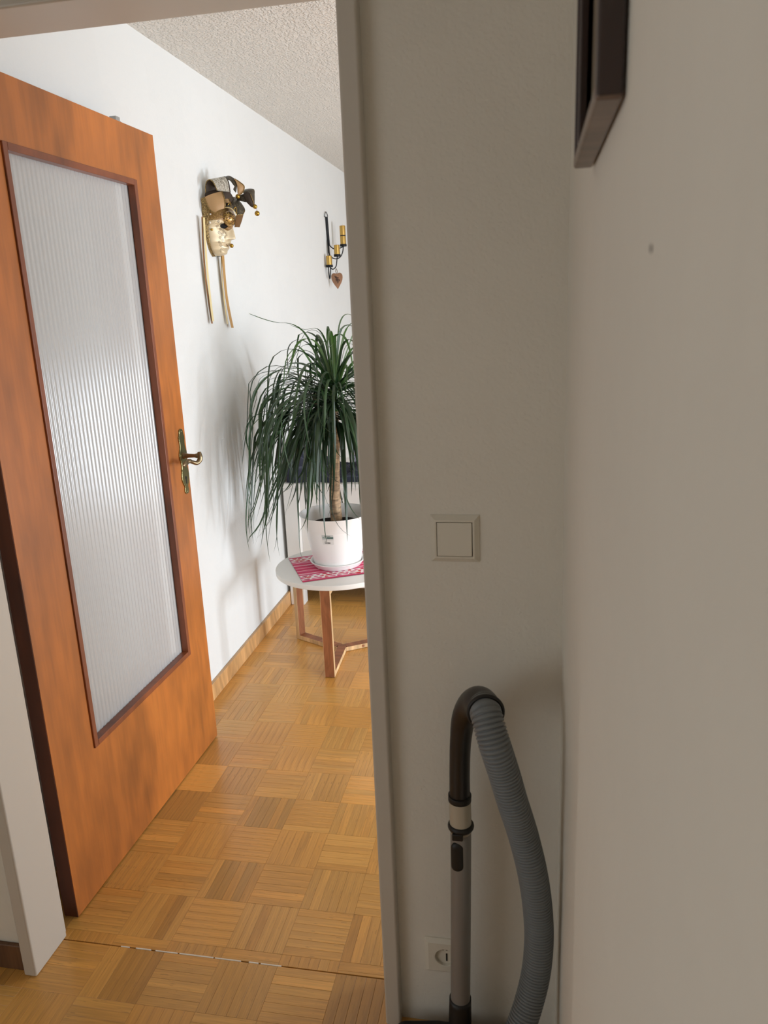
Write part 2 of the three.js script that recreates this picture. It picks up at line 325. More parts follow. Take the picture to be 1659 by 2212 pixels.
struct('baseboard_left', box(XW, XW + 0.015, 0, 0.072, -3.66, ZL - 0.02, 0.003), M.skirt, 'light oak baseboard along the living room wall');
struct('baseboard_left_001', box(XW, XW + 0.015, 0, 0.072, ZFAR, -3.66, 0.003), M.skirt);
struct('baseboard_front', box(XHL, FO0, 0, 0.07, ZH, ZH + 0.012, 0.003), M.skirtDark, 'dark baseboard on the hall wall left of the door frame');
struct('baseboard_back', box(XW + 0.015, XFAR, 0, 0.072, ZFAR, ZFAR + 0.015, 0.003), M.skirt);

// ---------------------------------------------------------------- door frame and door
{
  const zf = -1.29, zb = -1.416, g = new THREE.Group(); g.name = 'trim_1'; g.userData = { kind: 'structure', label: 'white lacquered door frame round the opening' }; scene.add(g);
  const jamb = (x0, x1, xi0, xi1) => join([box(x0, x1, 0, FHO, zb, zf, 0.005), box(xi0, xi1, 0, FHO, ZL, zb, 0.001)]);
  part(g, 'jamb', jamb(FO0, FI0, FO0, FI0 - 0.012), M.casing, 'left door jamb');
  part(g, 'jamb_001', jamb(FI1, FO1, FI1 + 0.012, FO1), M.casing, 'right door jamb');
  part(g, 'head', join([box(FI0, FI1, FH, FHO, zb, zf, 0.005), box(FI0, FI1, FH + 0.012, FHO, ZL, zb, 0.001)]), M.casing, 'head of the door frame');
}
const DW = 0.887, DT = 0.04;
const door = new THREE.Group(); door.name = 'door_1'; door.userData = { kind: 'structure', label: 'open reddish-brown wooden door with a tall ribbed glass panel' };
door.position.set(-1.142, 0, -1.472); door.rotation.y = THREE.MathUtils.degToRad(88.84); scene.add(door);
{ // own axes: x from the hinges to the lock edge, y up, z out of the face seen from the hall
  const gx0 = 0.173, gx1 = 0.745, gy0 = 0.398, gy1 = 1.881, y0 = 0.005, y1 = 2.028;
  const off = (g, u, v) => { const a = g.attributes.uv; for (let i = 0; i < a.count; i++) a.setXY(i, a.getX(i) + u, a.getY(i) + v); return g; };
  part(door, 'stile', box(0.0015, gx0, y0, y1, -DT, 0, 0), M.veneer);
  part(door, 'stile_001', box(gx1, DW - 0.0015, y0, y1, -DT, 0, 0), M.veneer);
  part(door, 'rail', box(gx0, gx1, gy1, y1, -DT, 0, 0), M.veneer);
  part(door, 'rail_001', box(gx0, gx1, y0, gy0, -DT, 0, 0), M.veneer);
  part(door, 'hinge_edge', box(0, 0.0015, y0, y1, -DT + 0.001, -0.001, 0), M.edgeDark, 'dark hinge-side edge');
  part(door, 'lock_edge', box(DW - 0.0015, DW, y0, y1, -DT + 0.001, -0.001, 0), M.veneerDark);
  // glazing beads stand 5 mm proud of the face and reach down to the glass
  const bz0 = -0.018, bz1 = 0.005, bw = 0.013;
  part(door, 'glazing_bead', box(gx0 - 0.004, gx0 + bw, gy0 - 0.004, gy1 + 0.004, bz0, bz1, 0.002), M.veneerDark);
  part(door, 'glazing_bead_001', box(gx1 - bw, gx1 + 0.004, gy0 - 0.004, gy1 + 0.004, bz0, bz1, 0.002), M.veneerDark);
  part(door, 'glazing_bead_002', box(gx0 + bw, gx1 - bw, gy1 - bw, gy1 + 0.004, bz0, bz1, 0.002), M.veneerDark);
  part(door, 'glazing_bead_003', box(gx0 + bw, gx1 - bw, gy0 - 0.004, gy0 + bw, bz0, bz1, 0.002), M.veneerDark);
  // ribbed glass: one sheet whose front is pressed into upright ribs
  const ribs = 32, per = 14, wx = gx1 - gx0 - 2 * bw + 0.006, n = ribs * per, pos = [], idx = [];
  for (let i = 0; i <= n; i++) { const x = gx0 + bw - 0.003 + wx * i / n, s = Math.abs(Math.sin(Math.PI * i / per)), z = -0.0195 + 0.0022 * s * s; for (const y of [gy0 + bw - 0.004, (gy0 + gy1) / 2, gy1 - bw + 0.004]) pos.push(x, y, z); if (i < n) for (let j = 0; j < 2; j++) { const o = i * 3 + j; idx.push(o, o + 3, o + 1, o + 1, o + 3, o + 4); } }
  const gg = new THREE.BufferGeometry(); gg.setAttribute('position', new THREE.Float32BufferAttribute(pos, 3)); gg.setIndex(idx); gg.computeVertexNormals();
  part(door, 'glass_panel', gg, M.ribGlass, 'ribbed frosted glass');
  // back beads
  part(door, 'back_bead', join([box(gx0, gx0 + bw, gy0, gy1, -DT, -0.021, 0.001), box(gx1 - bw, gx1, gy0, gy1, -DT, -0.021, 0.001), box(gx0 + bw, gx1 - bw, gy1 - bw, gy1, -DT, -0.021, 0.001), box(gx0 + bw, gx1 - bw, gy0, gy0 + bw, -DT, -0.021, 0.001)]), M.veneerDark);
  part(door, 'catch', join([box(0.690, 0.712, y1, y1 + 0.014, -0.026, -0.006, 0.001), box(0.712, 0.724, y1, y1 + 0.006, -0.022, -0.010, 0.001)]), M.zinc, 'small metal catch on the top edge');
  // ornate brass plate
  const px = 0.853, shape = new THREE.Shape(), hw = [[0.9290, 0.004], [0.9315, 0.0095], [0.936, 0.0125], [0.943, 0.0125], [0.950, 0.0098], [0.957, 0.0115], [0.961, 0.0165], [0.968, 0.0195], [0.978, 0.0238], [0.990, 0.0252], [1.000, 0.0232], [1.006, 0.0205], [1.010, 0.0222], [1.013, 0.0188], [1.024, 0.0172], [1.036, 0.0185], [1.046, 0.0235], [1.056, 0.0255], [1.066, 0.0245], [1.076, 0.0195], [1.090, 0.0155], [1.104, 0.0165], [1.112, 0.0190], [1.115, 0.0172], [1.118, 0.0192], [1.124, 0.0155], [1.131, 0.0125], [1.137, 0.0120], [1.1415, 0.0085], [1.1435, 0.003]];
  hw.forEach(([y, w], i) => i ? shape.lineTo(w, y) : shape.moveTo(w, y)); [...hw].reverse().forEach(([y, w]) => shape.lineTo(-w, y));
  const key = new THREE.Path(); key.moveTo(-0.0022, 0.968); key.lineTo(0.0022, 0.968); key.lineTo(0.0022, 0.980); key.absarc(0, 0.985, 0.0042, -0.9, Math.PI + 0.9, false); key.lineTo(-0.0022, 0.980); shape.holes.push(key);
  const hole = (y) => { const h = new THREE.Path(); h.absarc(0, y, 0.0022, 0, Math.PI * 2, true); shape.holes.push(h); }; hole(1.136); hole(0.936);
  const pg = new THREE.ExtrudeGeometry(shape, { depth: 0.0014, bevelEnabled: true, bevelThickness: 0.0012, bevelSize: 0.0012, bevelSegments: 2, curveSegments: 8 }); pg.translate(px, 0, 0.0012);
  const plate = part(door, 'handle_plate', pg, M.brass, 'ornate brass plate');
  const dark = new THREE.CylinderGeometry(0.0055, 0.0055, 0.0006, 12).rotateX(Math.PI / 2); dark.translate(px, 0.982, 0.0005);
  dark.translate(0, 0, 0.0036); part(plate, 'keyhole', join([dark, box(px - 0.0026, px + 0.0026, 0.962, 0.984, 0.0036, 0.0044, 0)]), M.black);
  for (const y of [1.136, 0.936]) { const sc = new THREE.SphereGeometry(0.0026, 12, 8); sc.scale(1, 1, 0.5); sc.translate(px, y, 0.0026); part(plate, y > 1 ? 'screw' : 'screw_001', sc, M.brassDark); }
  // lever handle: neck out of the plate, swept bar that dips and curls up at its end
  const neck = new THREE.LatheGeometry([[0.0115, 0], [0.0115, 0.004], [0.0082, 0.007], [0.0068, 0.020], [0.0062, 0.040], [0.0085, 0.052], [0.0001, 0.055]].map((q) => new THREE.Vector2(...q)), 20).rotateX(Math.PI / 2); neck.translate(px, 1.056, 0.003);
  const bar = taper([V(px + 0.004, 1.067, 0.058), V(px, 1.056, 0.061), V(px - 0.003, 1.043, 0.061), V(px - 0.016, 1.035, 0.056), V(px - 0.034, 1.041, 0.050), V(px - 0.050, 1.048, 0.047), V(px - 0.070, 1.046, 0.046)], [0.006, 0.0088, 0.0078, 0.0066, 0.0062, 0.0075, 0.004], 44, 14);
  const curl = new THREE.SphereGeometry(1, 20, 14); curl.scale(0.024, 0.0085, 0.0055); curl.rotateZ(0.15); curl.translate(px - 0.072, 1.045, 0.046);
  part(door, 'handle', join([uvBox(neck), bar, curl]), M.brassDark, 'curved brass lever handle');
}

// ---------------------------------------------------------------- on the hall wall
{
  const cx = -0.1315, cy = 1.0965, t = thing('light_switch', 'square white wall switch with one flat rocker above the socket', 'switch', [cx, cy, ZH]);
  const sq = (h, r = 0.003) => { const s = new THREE.Shape(); s.moveTo(-h + r, -h); s.lineTo(h - r, -h); s.quadraticCurveTo(h, -h, h, -h + r); s.lineTo(h, h - r); s.quadraticCurveTo(h, h, h - r, h); s.lineTo(-h + r, h); s.quadraticCurveTo(-h, h, -h, h - r); s.lineTo(-h, -h + r); s.quadraticCurveTo(-h, -h, -h + r, -h); return s; };
  const plate = (hole) => { const s = sq(0.0345), pth = new THREE.Path(hole.getPoints(24).reverse()); s.holes.push(pth); const g = new THREE.ExtrudeGeometry(s, { depth: 0.0015, bevelEnabled: true, bevelThickness: 0.007, bevelSize: 0.0085, bevelSegments: 1, curveSegments: 20 }); return g; };
  // sloping frame: four slanted sides round a square hole
  const slope = (ho, hi, hole, z1, lip) => {
    const pos = [], idx = [], ring = [[ho, 0], [ho, 0.002], [hi, z1], [hole + 0.0008, z1], [hole, z1 - 0.0008], [hole, lip]];
    for (let k = 0; k < 4; k++) { const c = Math.cos(k * Math.PI / 2), s = Math.sin(k * Math.PI / 2), o = pos.length / 3; for (const [h, z] of ring) for (const sgn of [-1, 1]) { const x = h * sgn, y = h; pos.push(x * c - y * s, x * s + y * c, z); } for (let i = 0; i < ring.length - 1; i++) { const a = o + i * 2; idx.push(a, a + 2, a + 1, a + 1, a + 2, a + 3); } }
    const g = new THREE.BufferGeometry(); g.setAttribute('position', new THREE.Float32BufferAttribute(pos, 3)); g.setIndex(idx); const q = g.toNonIndexed(); q.computeVertexNormals(); return uvBox(q);
  };
  part(t, 'frame', slope(0.0435, 0.0352, 0.0318, 0.0095, 0.001), M.plastic);
  part(t, 'gap', box(-0.0316, 0.0316, -0.0316, 0.0316, 0.0005, 0.003, 0), M.black, 'dark gap round the rocker');
  const rk = box(-0.0308, 0.0308, -0.0308, 0.0308, 0.002, 0.0112, 0.0012); rk.rotateX(-0.025);
  part(t, 'rocker', rk, M.plastic);

  const o = thing('wall_socket', 'square white wall socket behind the vacuum tube', 'socket', [-0.167, 0.1805, ZH]);
  const ring = [], N = 64; { // plate with a round well
    const pos = [], idx = [], R = 0.0205, rows = [(a) => { const m = Math.max(Math.abs(Math.cos(a)), Math.abs(Math.sin(a))); return [0.0425 / m, 0]; }, (a) => { const m = Math.max(Math.abs(Math.cos(a)), Math.abs(Math.sin(a))); return [0.0425 / m, 0.003]; }, (a) => { const m = Math.max(Math.abs(Math.cos(a)), Math.abs(Math.sin(a))); return [0.0345 / m, 0.0095]; }, () => [R + 0.001, 0.0095], () => [R, 0.0088], () => [R, 0.0012], () => [0.0001, 0.0012]];
    rows.forEach((f) => { for (let k = 0; k <= N; k++) { const a = k / N * Math.PI * 2 + Math.PI / 4, [r, z] = f(a); pos.push(r * Math.cos(a), r * Math.sin(a), z); } });
    for (let i = 0; i < rows.length - 1; i++) for (let k = 0; k < N; k++) { const a = i * (N + 1) + k; idx.push(a, a + 1, a + N + 1, a + 1, a + N + 2, a + N + 1); }
    const g = new THREE.BufferGeometry(); g.setAttribute('position', new THREE.Float32BufferAttribute(pos, 3)); g.setIndex(idx); const q = g.toNonIndexed(); q.computeVertexNormals();
    part(o, 'plate', uvBox(q), M.plastic);
  }
  part(o, 'slot', box(0.0015, 0.0045, -0.0145, 0.004, 0.001, 0.0022, 0), M.black, 'dark slot in the socket well');
  part(o, 'earth_clip', box(-0.006, -0.002, 0.0165, 0.0195, 0.001, 0.007, 0.0005), M.brassDark);
  part(o, 'earth_clip_001', box(0.002, 0.006, 0.0165, 0.0195, 0.001, 0.007, 0.0005), M.brassDark);
}
{ // picture in a dark frame high on the right wall; own axes: x along the wall towards the camera, z out of the wall
  const yb = 1.619, yt = 2.02, zF = -0.802, zN = -0.540, d = 0.0185, w = zN - zF, h = yt - yb, b = 0.028;
  const t = thing('framed_picture', 'dark brown wooden picture frame hanging high on the right wall', 'picture', [XR, yb, zF]); t.rotation.y = -Math.PI / 2;
  // moulding: inner and outer stops with a groove between
  const rail = (x0, x1, y0, y1) => join([box(x0, x1, y0, y1, 0, d * 0.72, 0.001)]);
  const side = (x0, x1, y0, y1, a, c) => join([box(x0, x1, y0, y1, 0.0015, d - 0.0005, 0.0022), a]);
  part(t, 'frame_side', join([box(0, 0.010, 0, h, 0.0015, d, 0.0025), box(0.010, b, 0, h, 0.0015, d * 0.6, 0.001), box(0.016, b, 0.016, h - 0.016, 0.0015, d * 0.9, 0.002)]), M.frameWood);
  part(t, 'frame_side_001', join([box(w - 0.010, w, 0.0005, h, 0.0015, d, 0.0025), box(w - b, w - 0.010, 0.0005, h, 0.0015, d * 0.6, 0.001), box(w - b, w - 0.016, 0.016, h - 0.016, 0.0015, d * 0.9, 0.002)]), M.frameWood);
  part(t, 'frame_bottom', join([box(0.0004, w - 0.0004, -0.0006, 0.010, 0.0013, d + 0.0002, 0.0025), box(0.010, w - 0.010, 0.010, b, 0.0015, d * 0.6, 0.001)]), M.frameEdge, 'greyish brown bottom edge');
  part(t, 'frame_top', join([box(0.0004, w - 0.0004, h - 0.010, h + 0.0006, 0.0013, d, 0.0025), box(0.010, w - 0.010, h - b, h - 0.010, 0.0015, d * 0.6, 0.001)]), M.frameWood);
  part(t, 'picture_print', box(b, w - b, b, h - b, 0.003, 0.006, 0), std({ color: '#6e6250', roughness: 0.8 }));
}

// ---------------------------------------------------------------- vacuum cleaner standing in the corner
{
  const t = thing('vacuum_cleaner', 'grey vacuum cleaner tube with ribbed hose standing in the corner', 'vacuum cleaner', [-0.130, 0, -1.245]);
  const at = (u, v, z) => onZ(u, v, z).sub(t.position);
  const Z = -1.245, bottom = at(994.5, 2165, Z), mid = at(995.5, 1780, Z), top = at(993, 1722, Z), R = 0.0196;
  part(t, 'wand', taper([bottom, at(995.5, 1960, Z), mid], [R, R], 30, 36), M.alu, 'grey metal telescopic tube');
  part(t, 'sleeve', taper([at(995.6, 1795, Z), top], [R * 1.03, R * 1.05, R * 1.05], 8, 36), M.sleeve, 'pale metal sleeve');
  const ringAt = (u, v, r, hgt) => { const g = new THREE.TorusGeometry(r, hgt, 12, 40).rotateX(Math.PI / 2); const p = at(u, v, Z); g.scale(1, 1.5, 1); g.translate(p.x, p.y, p.z); return g; };
  const cl = part(t, 'clamp_ring', join([ringAt(995.6, 1783, R * 1.05, 0.0042), (() => { const p = at(986, 1793, Z); return box(p.x - 0.006, p.x + 0.014, p.y - 0.006, p.y + 0.008, p.z + R * 0.75, p.z + R * 1.28, 0.002); })()]), M.rubber);
  // slide button sunk in the tube
  const sp = at(989.5, 1838, Z), s2 = new THREE.CapsuleGeometry(0.0118, 0.040, 8, 20); s2.scale(1, 1, 0.55); s2.rotateZ(0); s2.translate(sp.x, sp.y, sp.z + R * 0.86);
  part(t, 'slide_button', s2, M.rubber, 'black slide button');
  part(t, 'cuff', taper([at(993, 1728, Z), at(993.2, 1716, Z)], [R * 1.1, R * 1.1], 4, 36), M.rubber);
  // bent handle
  const mouth = [at(1046, 1527, Z + 0.074), at(1049, 1538, Z + 0.092)];
  part(t, 'handle', taper([at(993, 1722, Z), at(993, 1660, Z), at(995, 1600, Z + 0.002), at(1002, 1551, Z + 0.008), at(1018, 1523, Z + 0.024), at(1034, 1516, Z + 0.048), ...mouth], [R * 0.99, R * 0.97, R * 0.97, R * 1.0, R * 1.10, R * 1.26, R * 1.40, R * 1.42], 60, 32), M.gripBlack, 'black bent handle');
  // ribbed hose: a spiral wound round a swept path
  const path = [at(1045, 1522, Z + 0.068), at(1050, 1543, Z + 0.100), at(1067, 1603, Z + 0.122), at(1088, 1668, Z + 0.118), at(1107, 1732, Z + 0.108), at(1129, 1800, Z + 0.090), at(1149, 1880, Z + 0.083), at(1161, 1960, Z + 0.072), at(1164, 2035, Z + 0.066), at(1156, 2110, Z + 0.070), at(1138, 2180, Z + 0.085), at(1112, 2250, Z + 0.110), at(1090, 2300, Z + 0.150), V(0.10, 0.030, 0.26), V(0.11, 0.026, 0.40)];
  const curve = new THREE.CatmullRomCurve3(path, false, 'centripetal'), L = curve.getLength(), pitch = 0.0064, seg = Math.round(L / pitch) * 8, rad = 40, f = curve.computeFrenetFrames(seg), pos = [], idx = [];
  for (let i = 0; i <= seg; i++) { const p = curve.getPointAt(i / seg); for (let j = 0; j <= rad; j++) { const q = j / rad * Math.PI * 2, r = 0.0224 + 0.0042 * Math.pow(Math.abs(Math.sin(Math.PI * i / 8)), 0.5), d = f.normals[i].clone().multiplyScalar(Math.cos(q)).addScaledVector(f.binormals[i], Math.sin(q)); pos.push(p.x + d.x * r, p.y + d.y * r, p.z + d.z * r); if (i < seg && j < rad) { const o = i * (rad + 1) + j; idx.push(o, o + 1, o + rad + 1, o + 1, o + rad + 2, o + rad + 1); } } }
  const hg = new THREE.BufferGeometry(); hg.setAttribute('position', new THREE.Float32BufferAttribute(pos, 3)); hg.setIndex(idx); hg.computeVertexNormals();
  part(t, 'hose', hg, M.hose, 'grey ribbed hose');
  // collar ring where the hose leaves the handle
  const cr = new THREE.TorusGeometry(0.0288, 0.0032, 14, 48), tan = mouth[1].clone().sub(mouth[0]).normalize(); cr.scale(1, 1, 1.4); cr.applyQuaternion(new THREE.Quaternion().setFromUnitVectors(V(0, 0, 1), tan)); const c0 = mouth[1]; cr.translate(c0.x, c0.y, c0.z);
  part(t, 'hose_collar', cr, M.rubber);
  // floor head with its neck
  const nb = bottom, sock = taper([V(nb.x, nb.y + 0.012, nb.z), V(nb.x - 0.001, nb.y - 0.03, nb.z), V(nb.x - 0.002, 0.035, nb.z + 0.004)], [R * 1.12, R * 1.18, R * 1.05], 10, 32);
  part(t, 'neck', sock, M.rubber);
  const hs = new THREE.Shape(); hs.moveTo(-0.135, 0); hs.lineTo(0.135, 0); hs.quadraticCurveTo(0.14, 0.02, 0.12, 0.028); hs.lineTo(0.05, 0.04); hs.lineTo(-0.05, 0.04); hs.lineTo(-0.12, 0.028); hs.quadraticCurveTo(-0.14, 0.02, -0.135, 0);
  const head = new THREE.ExtrudeGeometry(hs, { depth: 0.075, bevelEnabled: true, bevelThickness: 0.006, bevelSize: 0.005, bevelSegments: 3 }); head.translate(nb.x, 0.0055, nb.z - 0.025);
  part(t, 'floor_head', head, M.rubber, 'black floor nozzle');
}

// ---------------------------------------------------------------- round side table by the left wall
const TC = V(-0.835, 0, -3.12), TH = 0.412, TR = 0.27;
{
  const t = thing('side_table', 'low round white side table on three wooden legs joined at the floor', 'table', [TC.x, 0, TC.z]);
  const pr = [[0.0001, TH - 0.022], [TR - 0.003, TH - 0.022], [TR - 0.0008, TH - 0.0212], [TR, TH - 0.019], [TR, TH - 0.003], [TR - 0.0008, TH - 0.0008], [TR - 0.003, TH], [0.0001, TH]];
  const g = new THREE.LatheGeometry(pr.map((q) => new THREE.Vector2(...q)), 96);
  const top = mergeVertices(g); part(t, 'tabletop', uvBox(top), M.tableTop);
  const bw = 0.042, bt = 0.02, ro = 0.268;
  for (let k = 0; k < 3; k++) {                                    // each leg: upright, foot bar to the middle, top bar, pale plywood edges
    const a = -(k * 2 * Math.PI / 3) + 0.043, g3 = new THREE.Group();
    const leg = part(t, k ? 'leg_00' + k : 'leg', join([box(ro - bt, ro, 0.002, TH - 0.022, -bw / 2 + 0.0012, bw / 2 - 0.0012, 0.001), box(k ? 0.02 : -0.02, ro - bt, 0.002, 0.002 + bt - 0.0004 * k, -bw / 2 + 0.0012, bw / 2 - 0.0012, 0.001), box(k ? 0.02 : -0.02, ro - bt, TH - 0.022 - bt + 0.0004 * k, TH - 0.022, -bw / 2 + 0.0012, bw / 2 - 0.0012, 0.001)]), M.legWood);
    leg.rotation.y = a - Math.PI / 2;
    const edges = []; for (const s of [-1, 1]) { const z0 = s > 0 ? bw / 2 - 0.0012 : -bw / 2, z1 = z0 + 0.0012; edges.push(box(ro - bt, ro, 0.002, TH - 0.022, z0, z1, 0), box(0.013, ro - bt, 0.002, 0.002 + bt - 0.0004 * k, z0, z1, 0), box(0.024, ro - bt, TH - 0.022 - bt, TH - 0.022, z0, z1, 0)); }
    part(leg, 'edge', join(edges), M.birchPly, 'pale plywood edges');
    if (k === 2) { const s = new THREE.CylinderGeometry(0.006, 0.006, 0.0012, 20).rotateX(Math.PI / 2); s.translate(0.095, 0.012, bw / 2 + 0.0006); part(leg, 'screw_cap', s, M.legWood); }
  }
}
// pink printed mat under the pot
{
  const A = V(-1.078, TH, -3.183), ax = V(0.8875, 0, -0.4608), wd = 0.336, ln = 0.385;
  const tex = canvasTex(1024, 896, (g, w, h) => {
    g.fillStyle = '#d9486f'; g.fillRect(0, 0, w, h);
    const cols = ['#c9325a', '#e0607f', '#d63a4a', '#e58aa0', '#c83c66'];
    const wave = (y0, amp, ph, th, col) => { g.strokeStyle = col; g.lineWidth = th; g.beginPath(); for (let x = 0; x <= w; x += 8) { const y = y0 + amp * Math.sin(x * 0.012 + ph) + amp * 0.5 * Math.sin(x * 0.031 + ph * 2); x ? g.lineTo(x, y) : g.moveTo(x, y); } g.stroke(); };
    for (let k = 0; k < 26; k++) wave(190 + k * 20, 7, k * 1.7, 5 + (k % 4) * 4, k % 5 === 2 ? '#f6dfe2' : cols[k % 5]);
    for (const [y0, y1] of [[30, 190], [690, 850]]) {              // white bands strewn with pebbles of pink and red
      g.fillStyle = '#f5e9e8'; g.fillRect(0, y0, w, y1 - y0);
      let x = -20, k = 0;
      while (x < w + 40) { for (let row = 0; row < 3; row++) { const cy = y0 + (row + 0.5) * (y1 - y0) / 3 + (rnd() - 0.5) * 14, rx = 20 + rnd() * 22, ry = 15 + rnd() * 9; g.fillStyle = ['#cf3550', '#d8557e', '#e06f95', '#d43a3c', '#b92f52'][Math.floor(rnd() * 5)]; g.beginPath(); const cx = x + (row % 2) * 34 + rnd() * 12; for (let q = 0; q <= 10; q++) { const an = q / 10 * Math.PI * 2, rr2 = 1 + 0.22 * Math.sin(an * 3 + k); const X = cx + Math.cos(an) * rx * rr2, Y = cy + Math.sin(an) * ry * rr2; q ? g.lineTo(X, Y) : g.moveTo(X, Y); } g.fill(); k++; } x += 74; }
      g.fillStyle = '#c94d7c'; g.fillRect(0, y0 - 12, w, 8); g.fillRect(0, y1 + 4, w, 8);
    }
  });
  const nx = 40, nz = 36, th = 0.0016, sheets = [];
  for (const lower of [0, 1]) { const pos = [], uv = [], idx = []; for (let i = 0; i <= nx; i++) for (let j = 0; j <= nz; j++) { const x = i / nx * ln, z = j / nz * wd, y = 0.0009 + (lower ? 0 : th) ; pos.push(x, y, z); uv.push(i / nx, 1 - j / nz); if (i < nx && j < nz) { const o = i * (nz + 1) + j, q = [o, o + 1, o + nz + 1, o + 1, o + nz + 2, o + nz + 1]; idx.push(...(lower ? q.reverse() : q)); } } const g = new THREE.BufferGeometry(); g.setAttribute('position', new THREE.Float32BufferAttribute(pos, 3)); g.setAttribute('uv', new THREE.Float32BufferAttribute(uv, 2)); g.setIndex(idx); g.computeVertexNormals(); sheets.push(g); }
  const m = single('table_mat', join(sheets), std({ map: tex, roughness: 0.9 }), 'pink and red printed cloth mat under the white plant pot', 'mat');
  m.position.copy(A); m.rotation.y = Math.atan2(0.4608, 0.8875);
}
// saucer, pot and palm
const PY = TH + 0.0028, PC = V(-0.832, 0, -3.125);
{
  const lathe = (pts, n = 72) => uvBox(mergeVertices(new THREE.LatheGeometry(pts.map((q) => new THREE.Vector2(...q)), n)));
  const s = single('plant_saucer', lathe([[0.0001, 0], [0.098, 0], [0.103, 0.002], [0.113, 0.018], [0.117, 0.0225], [0.1205, 0.0235], [0.1205, 0.0265], [0.1165, 0.0270], [0.110, 0.020], [0.104, 0.0055], [0.0001, 0.0055]]), M.potWhite, 'shallow white plastic saucer under the plant pot', 'saucer');
  s.position.set(PC.x, PY, PC.z);
  const t = thing('potted_palm', 'tall palm with long drooping narrow leaves in a white pot', 'plant', [PC.x, PY + 0.0058, PC.z]);
  const HT = 0.232;
  const pot = part(t, 'pot', lathe([[0.0001, 0], [0.098, 0], [0.102, 0.003], [0.1310, HT - 0.066], [0.1340, HT - 0.063], [0.1530, HT - 0.006], [0.1560, HT - 0.001], [0.1550, HT], [0.1515, HT - 0.001], [0.1300, HT - 0.062], [0.124, HT - 0.078], [0.0001, HT - 0.078]]), M.potWhite, 'white plastic pot');
  const label = canvasTex(256, 256, (g, w, h) => {
    g.fillStyle = '#e9e8e4'; g.fillRect(0, 0, w, h); g.fillStyle = '#c9ccca'; g.fillRect(0, 0, w, 130); g.fillStyle = '#3b4a46'; g.font = 'bold 30px sans-serif';
    for (let k = 0; k < 9; k++) g.fillRect(60 + k * 15, 16, 11, 16); g.fillStyle = '#8fa09b'; g.fillRect(14, 52, 90, 34); g.fillStyle = '#20504a'; g.fillRect(110, 52, 146, 36); g.fillStyle = '#777'; g.fillRect(56, 146, 40, 10); g.fillRect(56, 164, 52, 8);
    g.fillStyle = '#222'; let x = 52; while (x < 190) { const b = 3 + Math.floor(rnd() * 8); g.fillRect(x, 186, b, 46); x += b + 3 + Math.floor(rnd() * 6); }
  });
  { // sticker bent round the pot
    const pos = [], uv = [], idx = [], n = 10, a0 = -0.235, a1 = 0.155, y0 = HT - 0.112, y1 = HT - 0.068; for (let i = 0; i <= n; i++) for (let j = 0; j < 2; j++) { const a = lerp(a0, a1, i / n), y = j ? y1 : y0, r = lerp(0.102, 0.1310, (y - 0.003) / (HT - 0.069)) + 0.0005; pos.push(Math.sin(a) * r, y, Math.cos(a) * r); uv.push(i / n, j); if (i < n && !j) { const o = i * 2; idx.push(o, o + 2, o + 1, o + 1, o + 2, o + 3); } }
    const g = new THREE.BufferGeometry(); g.setAttribute('position', new THREE.Float32BufferAttribute(pos, 3)); g.setAttribute('uv', new THREE.Float32BufferAttribute(uv, 2)); g.setIndex(idx); g.computeVertexNormals();
    part(pot, 'sticker', g, std({ map: label, roughness: 0.45 }), 'price sticker with a barcode');
  }
  { const g = new THREE.CircleGeometry(0.121, 40, 0, Math.PI * 2).rotateX(-Math.PI / 2), rings = []; const geo = new THREE.RingGeometry(0.001, 0.1305, 40, 14).rotateX(-Math.PI / 2), p = geo.attributes.position; for (let i = 0; i < p.count; i++) p.setY(i, HT - 0.060 + 0.010 * (fbm(p.getX(i) * 60 + 20, p.getZ(i) * 60 + 20, 64, 64, 3) - 0.5)); geo.computeVertexNormals(); part(t, 'soil', geo, M.soil); }
  // trunk, ringed with leaf scars, and the side shoot
  const barkTex = tiled(texture(256, 512, (x, y) => { const a = fbm(x * 6, y * 60, 6, 60, 3), b = fbm(x * 24, y * 6, 24, 6, 3), k = 0.76 + 0.55 * (a - 0.5) + 0.34 * (b - 0.5); return [212 * k, 178 * k, 140 * k]; }), 1, 0.35);
  const bark = std({ map: barkTex, roughness: 0.9, bumpMap: tiled(texture(128, 512, (x, y) => grey(255 * (0.5 * fbm(x * 6, y * 60, 6, 60, 3) + 0.5 * fbm(x * 24, y * 8, 24, 8, 3))), false), 1, 0.35), bumpScale: 0.004 });
  const b0 = HT - 0.07, toLocal = (x, y, z) => V(x - t.position.x, y - t.position.y, z - t.position.z);
  const trunkPts = [V(0.006, b0, 0), toLocal(-0.828, 0.70, -3.122), toLocal(-0.822, 0.82, -3.12), toLocal(-0.812, 0.95, -3.12), toLocal(-0.806, 1.08, -3.12), toLocal(-0.803, 1.20, -3.12)];
  part(t, 'trunk', taper(trunkPts, [0.0255, 0.0245, 0.0215, 0.0185, 0.0150, 0.011], 40, 24), bark, 'light brown ringed trunk');
  part(t, 'side_shoot', taper([toLocal(-0.811, 1.0, -3.125), toLocal(-0.85, 1.06, -3.15), toLocal(-0.895, 1.10, -3.17), toLocal(-0.91, 1.16, -3.175)], [0.012, 0.012, 0.011, 0.009], 20, 14), bark);
  const leafMat = (c) => phy({ color: c, roughness: 0.42, clearcoat: 0.25, clearcoatRoughness: 0.35, transmission: 0.12, thickness: 0, side: THREE.DoubleSide });
  const greens = [leafMat(lin(0.013, 0.042, 0.011)), leafMat(lin(0.021, 0.062, 0.014)), leafMat(lin(0.042, 0.112, 0.020)), leafMat(lin(0.066, 0.150, 0.026))];
